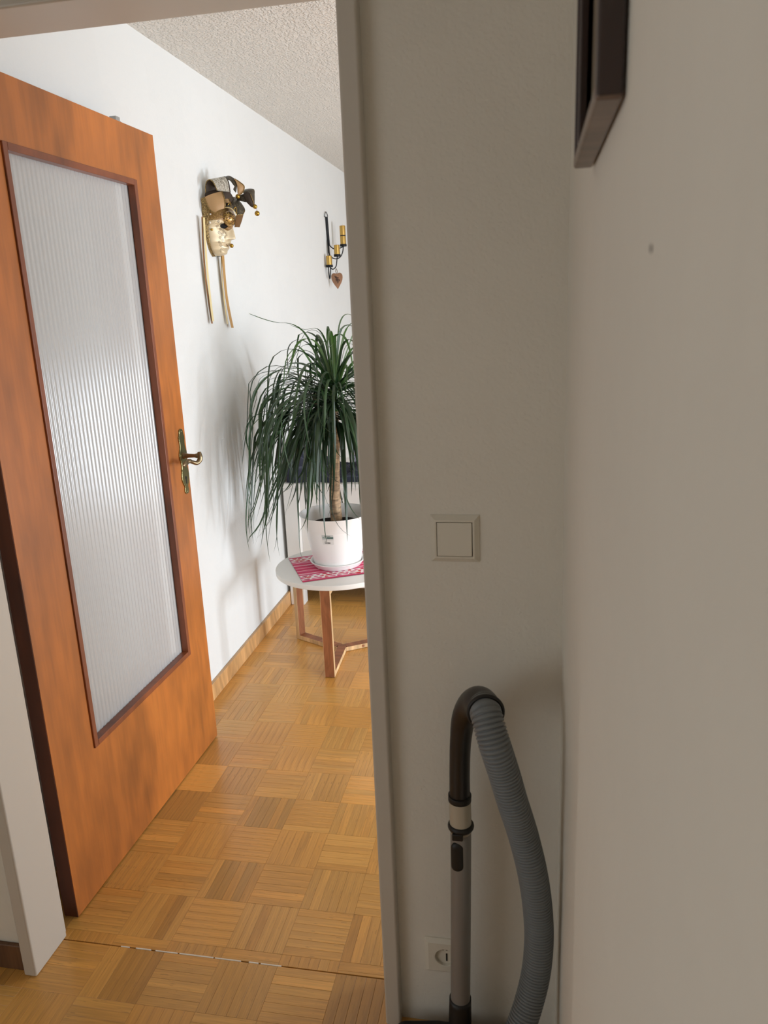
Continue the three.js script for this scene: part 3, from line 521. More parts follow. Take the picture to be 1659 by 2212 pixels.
  part(t, 'leaf_sheath', taper([toLocal(-0.8035, 1.09, -3.12), toLocal(-0.803, 1.19, -3.12), toLocal(-0.804, 1.30, -3.12)], [0.014, 0.019, 0.0165, 0.009], 24, 18), leafMat(lin(0.095, 0.175, 0.038)), 'pale green sheath of leaf bases');
  let nLeaf = 0;
  function leaf(p0, az, el, L, w0, stiff, tone, delay = 0) {
    // walk along the leaf: it leaves the stem at elevation el and bends down under its weight
    const n = 20, p = p0.clone(), pts = [], dirs = []; let e = el, a = az; const twist = (rnd() - 0.5) * 1.4, sway = (rnd() - 0.5) * 1.0, kink = rnd() < 0.22 ? rr(0.25, 0.6) : 2, want = -rr(1.05, 1.55), bend = rr(0.7, 1.35), tipCurl = rnd() < 0.7 ? rr(0.06, 0.24) : 0, side2 = rr(-0.16, 0.16), curlAt = rr(0.62, 0.85), limU = rr(542, 625);
    for (let i = 0; i <= n; i++) {
      const s = i / n; pts.push(p.clone()); const d = V(Math.cos(e) * Math.sin(a), Math.sin(e), Math.cos(e) * Math.cos(a)); dirs.push(d); p.addScaledVector(d, L / n);
      const wx = p.x + t.position.x; { const q = V(wx, p.y + t.position.y, p.z + t.position.z).sub(EYE), u = 829.5 + FOCAL * q.dot(RIGHT) / q.dot(AHEAD); if ((wx < XW + 0.075 && Math.sin(a) < 0) || u < limU + 30) { e = Math.max(want, e - (u < limU ? 0.22 : 0.09)); if (u < limU - 10) p.x += 0.004; if (u < 534) p.x += 0.010; } } if (wx < XW + 0.02) p.x = XW + 0.02 - t.position.x;
      const pull = (s < delay ? 0.1 : 1 + delay) * (1 - stiff) * bend * 0.30 * Math.pow(Math.sin(Math.PI * clamp(0.12 + s * 1.05, 0, 1)), 1.3) * (0.4 + 0.6 * Math.cos(e)); if (!(tipCurl && s > curlAt)) e = Math.max(want, e - pull); else { e += tipCurl; a += tipCurl * 0.6; }
      a += sway / n + (s > 0.5 ? side2 : 0); if (s > kink && s < kink + 1.1 / n) e = Math.max(want, e - 0.9);
    }
    const pos = [], idx = [], uv = [];
    for (let i = 0; i <= n; i++) {
      const s = i / n, w = w0 * 0.5 * Math.min(1, 0.55 + s * 3) * Math.pow(Math.max(0, 1 - Math.pow(s, 2.2)), 0.8) + 0.0002, side = V(Math.cos(a), 0, -Math.sin(a)).applyAxisAngle(dirs[i], twist * s + 0.3 * Math.sin(s * 5 + nLeaf)), nrm = side.clone().cross(dirs[i]).normalize();
      const l = pts[i].clone().addScaledVector(side, -w).addScaledVector(nrm, w * 0.35), c = pts[i], r = pts[i].clone().addScaledVector(side, w).addScaledVector(nrm, w * 0.35);
      pos.push(l.x, l.y, l.z, c.x, c.y, c.z, r.x, r.y, r.z); uv.push(0, s, 0.5, s, 1, s);
      if (i < n) { const o = i * 3; for (const q of [o, o + 1]) idx.push(q, q + 1, q + 3, q + 1, q + 4, q + 3); }
    }
    const g = new THREE.BufferGeometry(); g.setAttribute('position', new THREE.Float32BufferAttribute(pos, 3)); g.setAttribute('uv', new THREE.Float32BufferAttribute(uv, 2)); g.setIndex(idx); g.computeVertexNormals();
    part(t, nLeaf ? 'leaf_' + String(nLeaf).padStart(3, '0') : 'leaf', g, greens[tone]); nLeaf++;
  }
  const stemAt = (y) => toLocal(lerp(-0.812, -0.803, (y - 0.95) / 0.25), y, -3.12);
  const GA = 2.39996;
  for (let k = 0; k < 112; k++) {                                  // the full main crown, hanging all round
    const s = k / 112, y = 1.045 + 0.165 * s, az = k * GA + rr(-0.2, 0.2), left = Math.sin(az) < -0.2;
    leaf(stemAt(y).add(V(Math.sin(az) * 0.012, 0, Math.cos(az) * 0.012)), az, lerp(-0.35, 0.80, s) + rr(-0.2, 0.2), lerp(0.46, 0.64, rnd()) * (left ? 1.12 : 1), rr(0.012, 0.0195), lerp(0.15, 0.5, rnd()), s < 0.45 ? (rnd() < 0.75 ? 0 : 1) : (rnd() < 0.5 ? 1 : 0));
  }
  for (let k = 0; k < 60; k++) {                                   // broad leaves of the skirt hanging round the trunk
    const az = rr(-2.2, 1.7), y = rr(1.04, 1.16);
    leaf(stemAt(y).add(V(Math.sin(az) * 0.014, 0, Math.cos(az) * 0.014)), az, rr(-0.5, 0.5), rr(0.30, 0.56), rr(0.014, 0.021), rr(0.1, 0.4), rnd() < 0.6 ? 0 : 1);
  }
  for (let k = 0; k < 22; k++) {                                   // the upright spear at the top: straight at first, then arching over
    const s = k / 22, y = 1.13 + 0.13 * s, az = k * GA + 0.6 + rr(-0.2, 0.2);
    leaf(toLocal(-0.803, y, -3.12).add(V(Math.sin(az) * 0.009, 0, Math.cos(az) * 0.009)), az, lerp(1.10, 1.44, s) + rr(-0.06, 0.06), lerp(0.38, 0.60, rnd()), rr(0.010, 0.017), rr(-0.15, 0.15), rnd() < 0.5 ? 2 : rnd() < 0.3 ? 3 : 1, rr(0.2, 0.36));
  }
  for (let k = 0; k < 62; k++) {                                   // the smaller head on the side shoot
    const s = k / 62, az = k * GA + rr(-0.3, 0.3);
    leaf(toLocal(-0.912, 1.10 + 0.07 * s, -3.176).add(V(Math.sin(az) * 0.008, 0, Math.cos(az) * 0.008)), az, lerp(-0.1, 1.0, s) + rr(-0.2, 0.2), lerp(0.32, 0.54, rnd()), rr(0.007, 0.014), lerp(0.15, 0.5, rnd()), rnd() < 0.6 ? 0 : 1);
  }
  for (let k = 0; k < 42; k++) {                                   // long leaves on the wall side that hang down to the table
    const az = -Math.PI / 2 + rr(-1.2, 1.3), y = rr(1.04, 1.17), hi = k < 8;
    leaf(stemAt(y), az, hi ? rr(0.8, 1.1) : rr(0.0, 0.7), rr(0.66, 0.92), rr(0.008, 0.014), rr(0.2, 0.5), rnd() < 0.6 ? 0 : 1);
  }
}
// ---------------------------------------------------------------- white desk behind the table and what lies on it
{
  const x0 = -1.238, x1 = 0.30, z1 = -3.645, z0 = -4.35, top = 0.655, pw = 0.074, pd = 0.062;
  const t = thing('desk', 'white wooden desk standing against the left wall behind the plant', 'desk', [x0, 0, z1]);
  const W2 = x1 - x0, D2 = z1 - z0;
  [[0, -pd], [W2 - pw, -pd], [0, -D2], [W2 - pw, -D2]].forEach(([x, z], k) => part(t, k ? 'leg_00' + k : 'leg', box(x, x + pw, 0, top - 0.025, z, z + pd, 0.003), M.white));
  part(t, 'desktop', box(0, W2, top - 0.025, top, -D2, 0, 0.003), M.white);
  part(t, 'front_panel', box(pw, W2 - pw, 0.09, top - 0.025, -pd + 0.006, -pd + 0.026, 0.002), M.white);
  part(t, 'end_panel', box(W2 - pw + 0.02, W2 - pw + 0.04, 0.09, top - 0.025, -D2 + pd, -pd, 0.002), M.white);
  part(t, 'back_panel', box(pw, W2 - pw, 0.09, top - 0.025, -D2 + 0.01, -D2 + 0.03, 0.002), M.white);
  // crumpled dark blue blanket heaped up against the wall
  const cloth = std({ map: tiled(texture(256, 256, (x, y) => { const a = fbm(x * 10, y * 10, 10, 10, 3), s = Math.abs((y * 10) % 1 - 0.5) < 0.06 ? 26 : 0; return [34 + a * 18 + s, 37 + a * 18 + s, 50 + a * 20 + s]; }), 0.3), roughness: 0.95 });
  const prof = [[0.02, 0.145], [0.06, 0.185], [0.09, 0.178], [0.13, 0.14], [0.17, 0.095], [0.22, 0.06], [0.30, 0.05], [0.40, 0.068], [0.50, 0.078], [0.62, 0.06], [0.74, 0.035]];
  const hAt = (x) => { if (x <= prof[0][0]) return prof[0][1]; for (let k = 1; k < prof.length; k++) if (x <= prof[k][0]) return lerp(prof[k - 1][1], prof[k][1], sstep(x, prof[k - 1][0], prof[k][0])); return 0.03; };
  const nx = 90, nz = 40, pos = [], idx = [], uv = [];
  for (let i = 0; i <= nx; i++) for (let j = 0; j <= nz; j++) {
    const x = 0.01 + 0.75 * i / nx, s = j / nz, z = -0.035 - 0.30 * s, edge = Math.pow(Math.sin(Math.PI * clamp(s, 0.0, 1)), 0.32) * Math.min(1, Math.pow(Math.min(i, nx - i) / 3, 0.5));
    const fold = 0.016 * Math.sin(x * 58 + z * 44 + 5 * fbm(x * 8, z * 8 + 20, 64, 64, 2)) + 0.034 * (fbm(x * 30 + 5, z * 30 + 30, 64, 64, 3) - 0.5);
    pos.push(x, top + 0.001 + edge * Math.max(0.008, hAt(x) + fold), z + 0.012 * Math.sin(x * 30)); uv.push(x, z);
    if (i < nx && j < nz) { const o = i * (nz + 1) + j; idx.push(o, o + nz + 1, o + 1, o + 1, o + nz + 1, o + nz + 2); }
  }
  const g = new THREE.BufferGeometry(); g.setAttribute('position', new THREE.Float32BufferAttribute(pos, 3)); g.setAttribute('uv', new THREE.Float32BufferAttribute(uv, 2)); g.setIndex(idx); g.computeVertexNormals();
  const bl = single('blanket', g, cloth, 'crumpled dark blue blanket heaped on the white desk', 'blanket'); bl.position.set(x0, 0, z1);
  // pale cushion behind it
  const cu = new RoundedBoxGeometry(0.34, 0.26, 0.10, 8, 0.05), cp = cu.attributes.position; for (let i = 0; i < cp.count; i++) { const x = cp.getX(i) / 0.17, y = cp.getY(i) / 0.13; cp.setZ(i, cp.getZ(i) * (1 - 0.55 * Math.max(Math.abs(x), Math.abs(y)) ** 4)); } cu.computeVertexNormals();
  const cm = single('cushion', cu, std({ map: tiled(texture(256, 256, (x, y) => { const a = fbm(x * 6, y * 6, 6, 6, 3), b = fbm(x * 5 + 9, y * 5, 5, 5, 2); return a > 0.56 ? [206, 206, 232] : b > 0.58 ? [240, 214, 198] : [238, 236, 240]; }), 0.25), roughness: 0.9 }), 'pale lilac patterned cushion lying behind the blue blanket', 'cushion');
  cm.position.set(-0.80, top + 0.132, -4.10); cm.rotation.set(-0.16, 0.1, 0);
}

// ---------------------------------------------------------------- carnival mask hanging on the left wall
{
  const MZ = -3.09, base = V(XW, 1.725, MZ);
  const t = thing('carnival_mask', 'gold and cream carnival mask with a jester hat and hanging ribbons', 'mask', [base.x, base.y, base.z]);
  const C = (cx, cy, dz = 0) => onZ(420 + cx / 10.05, 360 + cy / 10.05, MZ + dz).sub(base);   // photo points on upright planes through the mask
  const interp = (tab, y) => { if (y <= tab[0][0]) return tab[0][1]; for (let k = 1; k < tab.length; k++) if (y <= tab[k][0]) return lerp(tab[k - 1][1], tab[k][1], sstep(y, tab[k - 1][0], tab[k][0]) * 0.5 + 0.5 * (y - tab[k - 1][0]) / (tab[k][0] - tab[k - 1][0])); return tab[tab.length - 1][1]; };
  const full = [[0.002, 0.020], [0.004, 0.032], [0.010, 0.0444], [0.0150, 0.0475], [0.0205, 0.0435], [0.0260, 0.0520], [0.0300, 0.0590], [0.0345, 0.0585], [0.0385, 0.0515], [0.0425, 0.0595], [0.0475, 0.0660], [0.0520, 0.0645], [0.058, 0.062], [0.0605, 0.072], [0.064, 0.0888], [0.068, 0.0895], [0.087, 0.0865], [0.106, 0.083], [0.114, 0.086], [0.122, 0.092], [0.135, 0.095], [0.153, 0.091], [0.185, 0.078], [0.205, 0.055]];
  const plain = [[0.002, 0.020], [0.004, 0.032], [0.010, 0.0435], [0.0205, 0.0465], [0.034, 0.0520], [0.046, 0.057], [0.052, 0.062], [0.060, 0.063], [0.087, 0.066], [0.104, 0.070], [0.114, 0.080], [0.122, 0.090], [0.135, 0.094], [0.153, 0.091], [0.185, 0.078], [0.205, 0.055]];
  const wide = [[0.002, 0.020], [0.010, 0.043], [0.025, 0.060], [0.055, 0.075], [0.095, 0.084], [0.135, 0.088], [0.175, 0.082], [0.205, 0.06]];
  const face = (off, holes) => {
    const nx = 130, ny = 200, pos = [], uv = [], idx = [], ys = [];
    for (let i = 0; i <= ny; i++) for (let j = 0; j <= nx; j++) {
      const y = 0.002 + 0.203 * i / ny, s = -1 + 2 * j / nx, w = interp(wide, y), z = s * w, m = interp(plain, y), nose = interp(full, y) - m, sig = y < 0.0585 ? 0.021 : lerp(0.0145, 0.0075, sstep(y, 0.06, 0.1));
      let d = 0.006 + (m - 0.006) * Math.pow(Math.max(0, 1 - Math.abs(s) ** 2.4), 0.72) + nose * Math.exp(-((z / sig) ** 2));
      const ex = (Math.abs(z) - 0.037) / 0.026, ey = (y - 0.112) / 0.016; d -= 0.012 * Math.exp(-(ex * ex + ey * ey) * 1.2);           // eye hollow
      d += 0.004 * Math.exp(-(((Math.abs(z) - 0.042) / 0.018) ** 2 + ((y - 0.083) / 0.016) ** 2));                                      // cheekbone
      pos.push(d - off, y, z); uv.push(j / nx, i / ny); ys.push([z, y]);
    }
    for (let i = 0; i < ny; i++) for (let j = 0; j < nx; j++) {
      const o = i * (nx + 1) + j, [z, y] = ys[o]; if (holes && ((Math.abs(z) - 0.037) / 0.019) ** 2 + ((y - 0.111 - 0.10 * (Math.abs(z) - 0.037)) / 0.0095) ** 2 < 1) continue;
      idx.push(o, o + nx + 1, o + 1, o + 1, o + nx + 1, o + nx + 2);
    }
    const g = new THREE.BufferGeometry(); g.setAttribute('position', new THREE.Float32BufferAttribute(pos, 3)); g.setAttribute('uv', new THREE.Float32BufferAttribute(uv, 2)); g.setIndex(idx); g.computeVertexNormals(); return g;
  };
  const paint = canvasTex(1024, 1024, (g, w, h) => {
    const Y = (y) => h - h * (y - 0.002) / 0.203;
    g.fillStyle = '#d5c3a0'; g.fillRect(0, 0, w, h);
    // bronze brow band that dips between the eyes
    g.fillStyle = '#8d6a3a'; g.beginPath(); g.moveTo(0, Y(0.128)); g.quadraticCurveTo(w * 0.12, Y(0.135), w * 0.2, Y(0.126)); g.quadraticCurveTo(w * 0.30, Y(0.088), w * 0.44, Y(0.096)); g.lineTo(w * 0.5, Y(0.108)); g.lineTo(w * 0.56, Y(0.096)); g.quadraticCurveTo(w * 0.70, Y(0.088), w * 0.8, Y(0.126)); g.quadraticCurveTo(w * 0.88, Y(0.135), w, Y(0.128)); g.lineTo(w, 0); g.lineTo(0, 0); g.fill();
    for (let k = 0; k < 2600; k++) { g.fillStyle = ['#c9a54e', '#5d4327', '#e3c777', '#6f5330'][k % 4]; const x = rnd() * w, y = Y(0.098 + rnd() * 0.10); if (y < Y(0.112)) g.fillRect(x, y, 2 + rnd() * 6, 2 + rnd() * 5); }
    const curlAt = (x, y, r, turn, dir, lw, col) => { g.strokeStyle = col; g.lineWidth = lw; g.beginPath(); for (let q = 0; q <= 40; q++) { const a = turn + dir * q / 40 * Math.PI * 3.2, rad = r * (1 - q / 46); const X = x + Math.cos(a) * rad, Yy = y + Math.sin(a) * rad; q ? g.lineTo(X, Yy) : g.moveTo(X, Yy); } g.stroke(); };
    for (const side of [0, 1]) {                                   // scrolls on both cheeks and on the brow
      const X = (s) => side ? w - s : s;
      for (const [x, y, r, tn, lw] of [[118, 0.108, 26, 0, 6], [190, 0.098, 30, 1, 7], [250, 0.092, 34, 2, 7], [150, 0.086, 32, 3, 7], [300, 0.086, 26, 4, 7], [215, 0.079, 34, 1, 8], [345, 0.078, 22, 3, 6], [275, 0.070, 30, 5, 8], [160, 0.068, 30, 2, 6], [220, 0.058, 34, 1.5, 7], [140, 0.050, 26, 0, 6], [185, 0.042, 40, 2.8, 6], [235, 0.030, 46, 0.5, 5], [190, 0.020, 36, 1.8, 5], [110, 0.126, 22, 2, 6], [165, 0.118, 24, 4, 6]]) curlAt(X(x), Y(y), r, tn, side ? -1 : 1, lw, '#3b2a1a');
      for (const [x, y, r, tn] of [[180, 0.150, 44, 0], [270, 0.158, 46, 2], [350, 0.150, 40, 4], [420, 0.160, 44, 1]]) curlAt(X(x), Y(y), r, tn, side ? -1 : 1, 7, '#4b3722');
    }
    g.strokeStyle = '#7b5c2e'; g.lineWidth = 7; g.beginPath(); g.moveTo(w * 0.34, Y(0.044)); g.quadraticCurveTo(w * 0.42, Y(0.040), w * 0.5, Y(0.040)); g.quadraticCurveTo(w * 0.58, Y(0.040), w * 0.66, Y(0.044)); g.stroke();
    g.strokeStyle = '#8a6a35'; g.lineWidth = 5; for (const yy of [0.052, 0.029]) { g.beginPath(); g.moveTo(w * 0.35, Y(0.043)); g.quadraticCurveTo(w * 0.5, Y(yy + (yy > 0.04 ? 0.004 : -0.004)), w * 0.65, Y(0.043)); g.stroke(); }
  });
  part(t, 'face', face(0, true), phy({ map: paint, roughness: 0.42, metalness: 0.25, clearcoat: 0.3, clearcoatRoughness: 0.3, side: THREE.DoubleSide }), 'cream and gold painted face');
  part(t, 'lining', face(0.0045, false), std({ color: '#0d0a08', roughness: 0.9, side: THREE.DoubleSide }));
  // gold dome over the near eye and on the far side
  const brocade = canvasTex(256, 256, (g, w, h) => { g.fillStyle = '#6b5433'; g.fillRect(0, 0, w, h); for (let k = 0; k < 1500; k++) { g.fillStyle = ['#b99a58', '#3c2d1c', '#8b6d3d', '#d9c084'][k % 4]; g.fillRect(rnd() * w, rnd() * h, 3 + rnd() * 7, 3 + rnd() * 5); } });
  const pewter = canvasTex(256, 256, (g, w, h) => { g.fillStyle = '#7d776b'; g.fillRect(0, 0, w, h); for (let k = 0; k < 700; k++) { g.strokeStyle = ['#cfc9ba', '#4a453c', '#a39c8c', '#e6e1d4'][k % 4]; g.lineWidth = 1 + rnd() * 4; g.beginPath(); const x = rnd() * w, y = rnd() * h; g.moveTo(x, y); g.lineTo(x + (rnd() - 0.5) * 26, y + (rnd() - 0.5) * 60); g.stroke(); } });
  const silver = canvasTex(256, 256, (g, w, h) => { g.fillStyle = '#b3ada0'; g.fillRect(0, 0, w, h); for (let k = 0; k < 600; k++) { g.strokeStyle = ['#ece8de', '#6f695d', '#d6d1c4', '#8e8778'][k % 4]; g.lineWidth = 1 + rnd() * 4; g.beginPath(); const x = rnd() * w, y = rnd() * h; g.moveTo(x, y); g.quadraticCurveTo(x + (rnd() - 0.5) * 40, y + 10, x + (rnd() - 0.5) * 30, y + (rnd() - 0.5) * 60); g.stroke(); } });
  const DS = THREE.DoubleSide;
  const mBroc = std({ map: brocade, roughness: 0.5, metalness: 0.5, side: DS }), mPew = std({ map: pewter, color: '#938c80', roughness: 0.45, metalness: 0.4, side: DS }), mSil = std({ map: silver, roughness: 0.4, metalness: 0.35, side: DS }), mTan = phy({ color: '#a9855a', roughness: 0.6, sheen: 0.4, side: DS }), mDark = std({ color: '#3a2c20', roughness: 0.7, side: DS }), mTrim = std({ map: brocade, roughness: 0.4, metalness: 0.7 });
  const fine = tiled(texture(256, 256, (x, y) => { const a = fbm(x * 24, y * 24, 24, 24, 3), b = fbm(x * 6, y * 6, 6, 6, 2); return a > 0.60 ? [226, 190, 110] : a < 0.40 ? [84, 60, 34] : [150 + b * 40, 112 + b * 34, 60 + b * 20]; }), 0.5);
  const dome = new THREE.SphereGeometry(1, 48, 32); dome.scale(0.026, 0.030, 0.043); dome.rotateZ(0.2); dome.translate(0.078, 0.139, 0.020);
  part(t, 'brow_dome', dome, phy({ map: fine, roughness: 0.32, metalness: 0.6, clearcoat: 0.4 }), 'glittering gold brow');
  const cord = (pts, r, mat, name) => part(t, name, tube(pts, r, pts.length * 8, 8), mat);
  // band of trim along the near edge of the face
  part(t, 'edge_trim', ruled([C(182, 1120, 0.090), C(200, 1330, 0.090), C(236, 1560, 0.082), C(300, 1790, 0.066), C(392, 1945, 0.04)], [C(300, 1120, 0.086), C(312, 1370, 0.084), C(342, 1650, 0.076), C(390, 1830, 0.061), C(462, 1950, 0.034)], 24, 6, 0.002, 0.003), mBroc, 'brown gold trim');
  // hat: folded bands of tan, silver and dark cloth with gold braid
  part(t, 'hat_side', ruled([C(150, 690, 0.108), C(160, 880, 0.104), C(178, 1130, 0.096)], [C(300, 640, 0.104), C(330, 900, 0.102), C(320, 1130, 0.096)], 14, 6, 0.002, 0.004), mBroc);
  part(t, 'hat_band', ruled([C(215, 668, 0.112), C(265, 800, 0.114), C(330, 930, 0.112), C(440, 1012, 0.104)], [C(600, 540, 0.07), C(650, 680, 0.078), C(667, 800, 0.082), C(655, 900, 0.080)], 18, 8, 0.002, 0.012), mTan, 'smooth tan band');
  cord([C(215, 668, 0.115), C(265, 800, 0.117), C(330, 930, 0.115), C(440, 1012, 0.107)], 0.0022, mTrim, 'braid');
  cord([C(600, 540, 0.073), C(650, 680, 0.081), C(667, 800, 0.085), C(655, 900, 0.083)], 0.0022, mTrim, 'braid_001');
  part(t, 'hat_fold', ruled([C(610, 545, 0.02), C(655, 690, 0.05), C(690, 790, 0.06)], [C(705, 560, 0.01), C(745, 690, 0.035), C(790, 790, 0.045)], 10, 4, 0.002, 0.004), mTan);
  cord([C(705, 560, 0.014), C(745, 690, 0.039), C(790, 800, 0.049), C(830, 880, 0.05)], 0.0024, mTrim, 'braid_002');
  part(t, 'silver_band', ruled([C(256, 640, 0.086), C(240, 470, 0.088), C(268, 325, 0.094), C(330, 283, 0.098), C(405, 330, 0.104), C(500, 520, 0.108)], [C(440, 500, 0.03), C(500, 320, 0.034), C(580, 250, 0.042), C(662, 225, 0.050), C(735, 330, 0.062), C(775, 555, 0.070)], 30, 8, 0.002), mSil, 'crinkled silver band');
  cord([C(256, 640, 0.086), C(240, 470, 0.088), C(268, 325, 0.094), C(330, 283, 0.098), C(405, 330, 0.104), C(500, 520, 0.108)], 0.0022, mTrim, 'braid_003');
  cord([C(580, 250, 0.044), C(662, 225, 0.052), C(735, 330, 0.064), C(775, 555, 0.072)], 0.0022, mDark, 'braid_004');
  part(t, 'silver_band_lining', ruled([C(262, 640, 0.088), C(247, 470, 0.090), C(276, 334, 0.096), C(334, 293, 0.099), C(400, 345, 0.102)], [C(470, 640, 0.06), C(480, 560, 0.06), C(480, 470, 0.06), C(490, 440, 0.06), C(500, 470, 0.07)], 16, 4, 0.001), mDark);
  part(t, 'hat_crown', ruled([C(235, 660, 0.096), C(330, 720, 0.09), C(500, 820, 0.07), C(800, 900, 0.04)], [C(258, 570, 0.086), C(500, 470, 0.05), C(730, 520, 0.035), C(900, 800, 0.0)], 16, 6, 0.002, 0.01), mDark);
  part(t, 'collar', ruled([C(650, 895, 0.066), C(760, 800, 0.055), C(880, 900, 0.048), C(935, 1045, 0.04)], [C(560, 930, 0.068), C(740, 890, 0.066), C(850, 960, 0.055), C(905, 1055, 0.045)], 18, 4, 0.002, 0.004), mPew, 'dark brocade collar');
  cord([C(610, 902, 0.072), C(700, 885, 0.070), C(790, 905, 0.064), C(860, 965, 0.058), C(920, 1052, 0.05)], 0.0017, std({ color: '#d8c490', roughness: 0.4, metalness: 0.4 }), 'cord');
  cord([C(700, 880, 0.066), C(765, 790, 0.06), C(800, 880, 0.06)], 0.0012, M.gold, 'cord_001');
  cord([C(850, 930, 0.056), C(895, 880, 0.05), C(925, 1020, 0.048)], 0.0012, M.gold, 'cord_002');
  part(t, 'rosette', ruled([C(785, 690, 0.0), C(815, 800, 0.035), C(870, 920, 0.045), C(930, 1045, 0.04)], [C(870, 665, -0.03), C(990, 770, -0.01), C(1095, 950, 0.005), C(1050, 1035, 0.02)], 18, 8, 0.002, 0.012), mPew, 'dark silver fold');
  cord([C(930, 1045, 0.042), C(990, 1042, 0.035), C(1050, 1037, 0.024), C(1092, 955, 0.01)], 0.0018, mTrim, 'braid_005');
  part(t, 'brow_flap', ruled([C(905, 1055, 0.045), C(885, 1180, 0.03), C(868, 1310, 0.012)], [C(1060, 1030, 0.018), C(1022, 1170, 0.0), C(972, 1312, -0.012)], 10, 6, 0.002, 0.006), std({ color: '#7a5a37', roughness: 0.5, metalness: 0.35, side: DS }), 'brown flap over the brow');
  // horns of the hat with their bells
  part(t, 'horn', ruled([C(640, 228, -0.01), C(745, 196, 0.0), C(860, 255, 0.008), C(905, 330, 0.014), C(922, 430, 0.018), C(905, 560, 0.02)], [C(680, 290, 0.012), C(765, 300, 0.02), C(830, 380, 0.024), C(870, 440, 0.026), C(842, 490, 0.026), C(900, 565, 0.022)], 26, 6, 0.002, 0.006), mPew, 'dark jester horn');
  part(t, 'horn_panel', ruled([C(870, 262, 0.008), C(985, 335, 0.006), C(1082, 430, 0.004), C(1045, 565, 0.006), C(965, 622, 0.012)], [C(895, 300, 0.018), C(922, 420, 0.022), C(930, 500, 0.024), C(935, 570, 0.022), C(950, 624, 0.016)], 22, 6, 0.002, 0.008), mTan, 'tan panel of the horn');
  cord([C(870, 262, 0.010), C(985, 335, 0.008), C(1082, 430, 0.006), C(1045, 565, 0.008), C(965, 622, 0.014)], 0.0018, mTrim, 'braid_006');
  part(t, 'horn_001', ruled([C(1070, 500, -0.02), C(1190, 475, -0.02), C(1296, 497, -0.018), C(1308, 620, -0.012), C(1308, 860, 0.0)], [C(1065, 590, 0.0), C(1150, 545, 0.006), C(1215, 605, 0.01), C(1262, 730, 0.008), C(1300, 862, 0.002)], 24, 6, 0.002, 0.006), mPew, 'far jester horn');
  part(t, 'horn_panel_001', ruled([C(1065, 590, 0.0), C(1150, 545, 0.006), C(1215, 605, 0.010), C(1262, 730, 0.008), C(1305, 866, 0.002)], [C(1065, 640, 0.006), C(1120, 760, 0.010), C(1180, 825, 0.010), C(1240, 880, 0.006), C(1300, 884, 0.002)], 20, 6, 0.002, 0.005), mDark);
  part(t, 'horn_002', ruled([C(1070, 590, -0.004), C(1085, 660, 0.0), C(1122, 772, 0.0)], [C(940, 650, -0.01), C(925, 700, -0.008), C(935, 735, -0.006)], 12, 5, 0.002, 0.005), mPew);
  cord([C(1215, 600, 0.013), C(1262, 725, 0.011), C(1303, 860, 0.005)], 0.0016, mTrim, 'braid_007');
  const ball = (cx, cy, dz, r, name, mat = M.gold) => { const g = new THREE.SphereGeometry(r, 24, 16), p = C(cx, cy, dz); g.translate(p.x, p.y, p.z); part(t, name, g, mat); };
  ball(942, 650, 0.016, 0.0095, 'bell'); ball(1315, 868, 0.003, 0.0088, 'bell_001'); ball(1362, 1015, 0.004, 0.0100, 'bell_002'); ball(806, 1718, 0.004, 0.0082, 'lip_bead');
  cord([C(1330, 890, 0.004), C(1350, 925, 0.004), C(1362, 965, 0.004)], 0.0006, M.iron, 'wire');
  ball(345, 1030, 0.088, 0.0036, 'pearl', M.pearl); ball(338, 1216, 0.088, 0.0042, 'pearl_001', M.pearl); ball(378, 1365, 0.084, 0.0046, 'pearl_002', M.gold); ball(205, 1115, 0.082, 0.004, 'pearl_003', M.pearl);
  // satin ribbons hanging down the wall
  const satin = phy({ color: '#b88a45', roughness: 0.35, sheen: 0.6, metalness: 0.1, side: DS }), satinPale = phy({ color: '#e0cc96', roughness: 0.32, sheen: 0.6, side: DS }), satinDark = phy({ color: '#9a6b3f', roughness: 0.4, sheen: 0.5, side: DS });
  const R = (u, v, out) => onX(u, v, XW + out).sub(base);
  const ribbon = (pts, wpx, mat, name) => part(t, name, ruled(pts.map(([u, v, o]) => R(u - wpx / 2, v, o)), pts.map(([u, v, o]) => R(u + wpx / 2, v, o)), 40, 3, 0.0008), mat, 'hanging satin ribbon');
  ribbon([[436.5, 468, 0.02], [438.5, 530, 0.014], [444, 600, 0.012], [452, 660, 0.012], [458, 699, 0.014]], 3.4, satinDark, 'ribbon');
  ribbon([[440, 470, 0.024], [444, 540, 0.020], [449, 600, 0.016], [455, 655, 0.018], [460, 694, 0.018]], 4.2, satinPale, 'ribbon_001');
  ribbon([[481, 548, 0.024], [484, 590, 0.020], [489, 640, 0.018], [497, 685, 0.02], [502, 708, 0.022]], 5.2, satin, 'ribbon_002');
  ribbon([[477.5, 548, 0.02], [479.5, 600, 0.014], [484, 650, 0.012], [491, 700, 0.012]], 2.2, satinPale, 'ribbon_003');
}
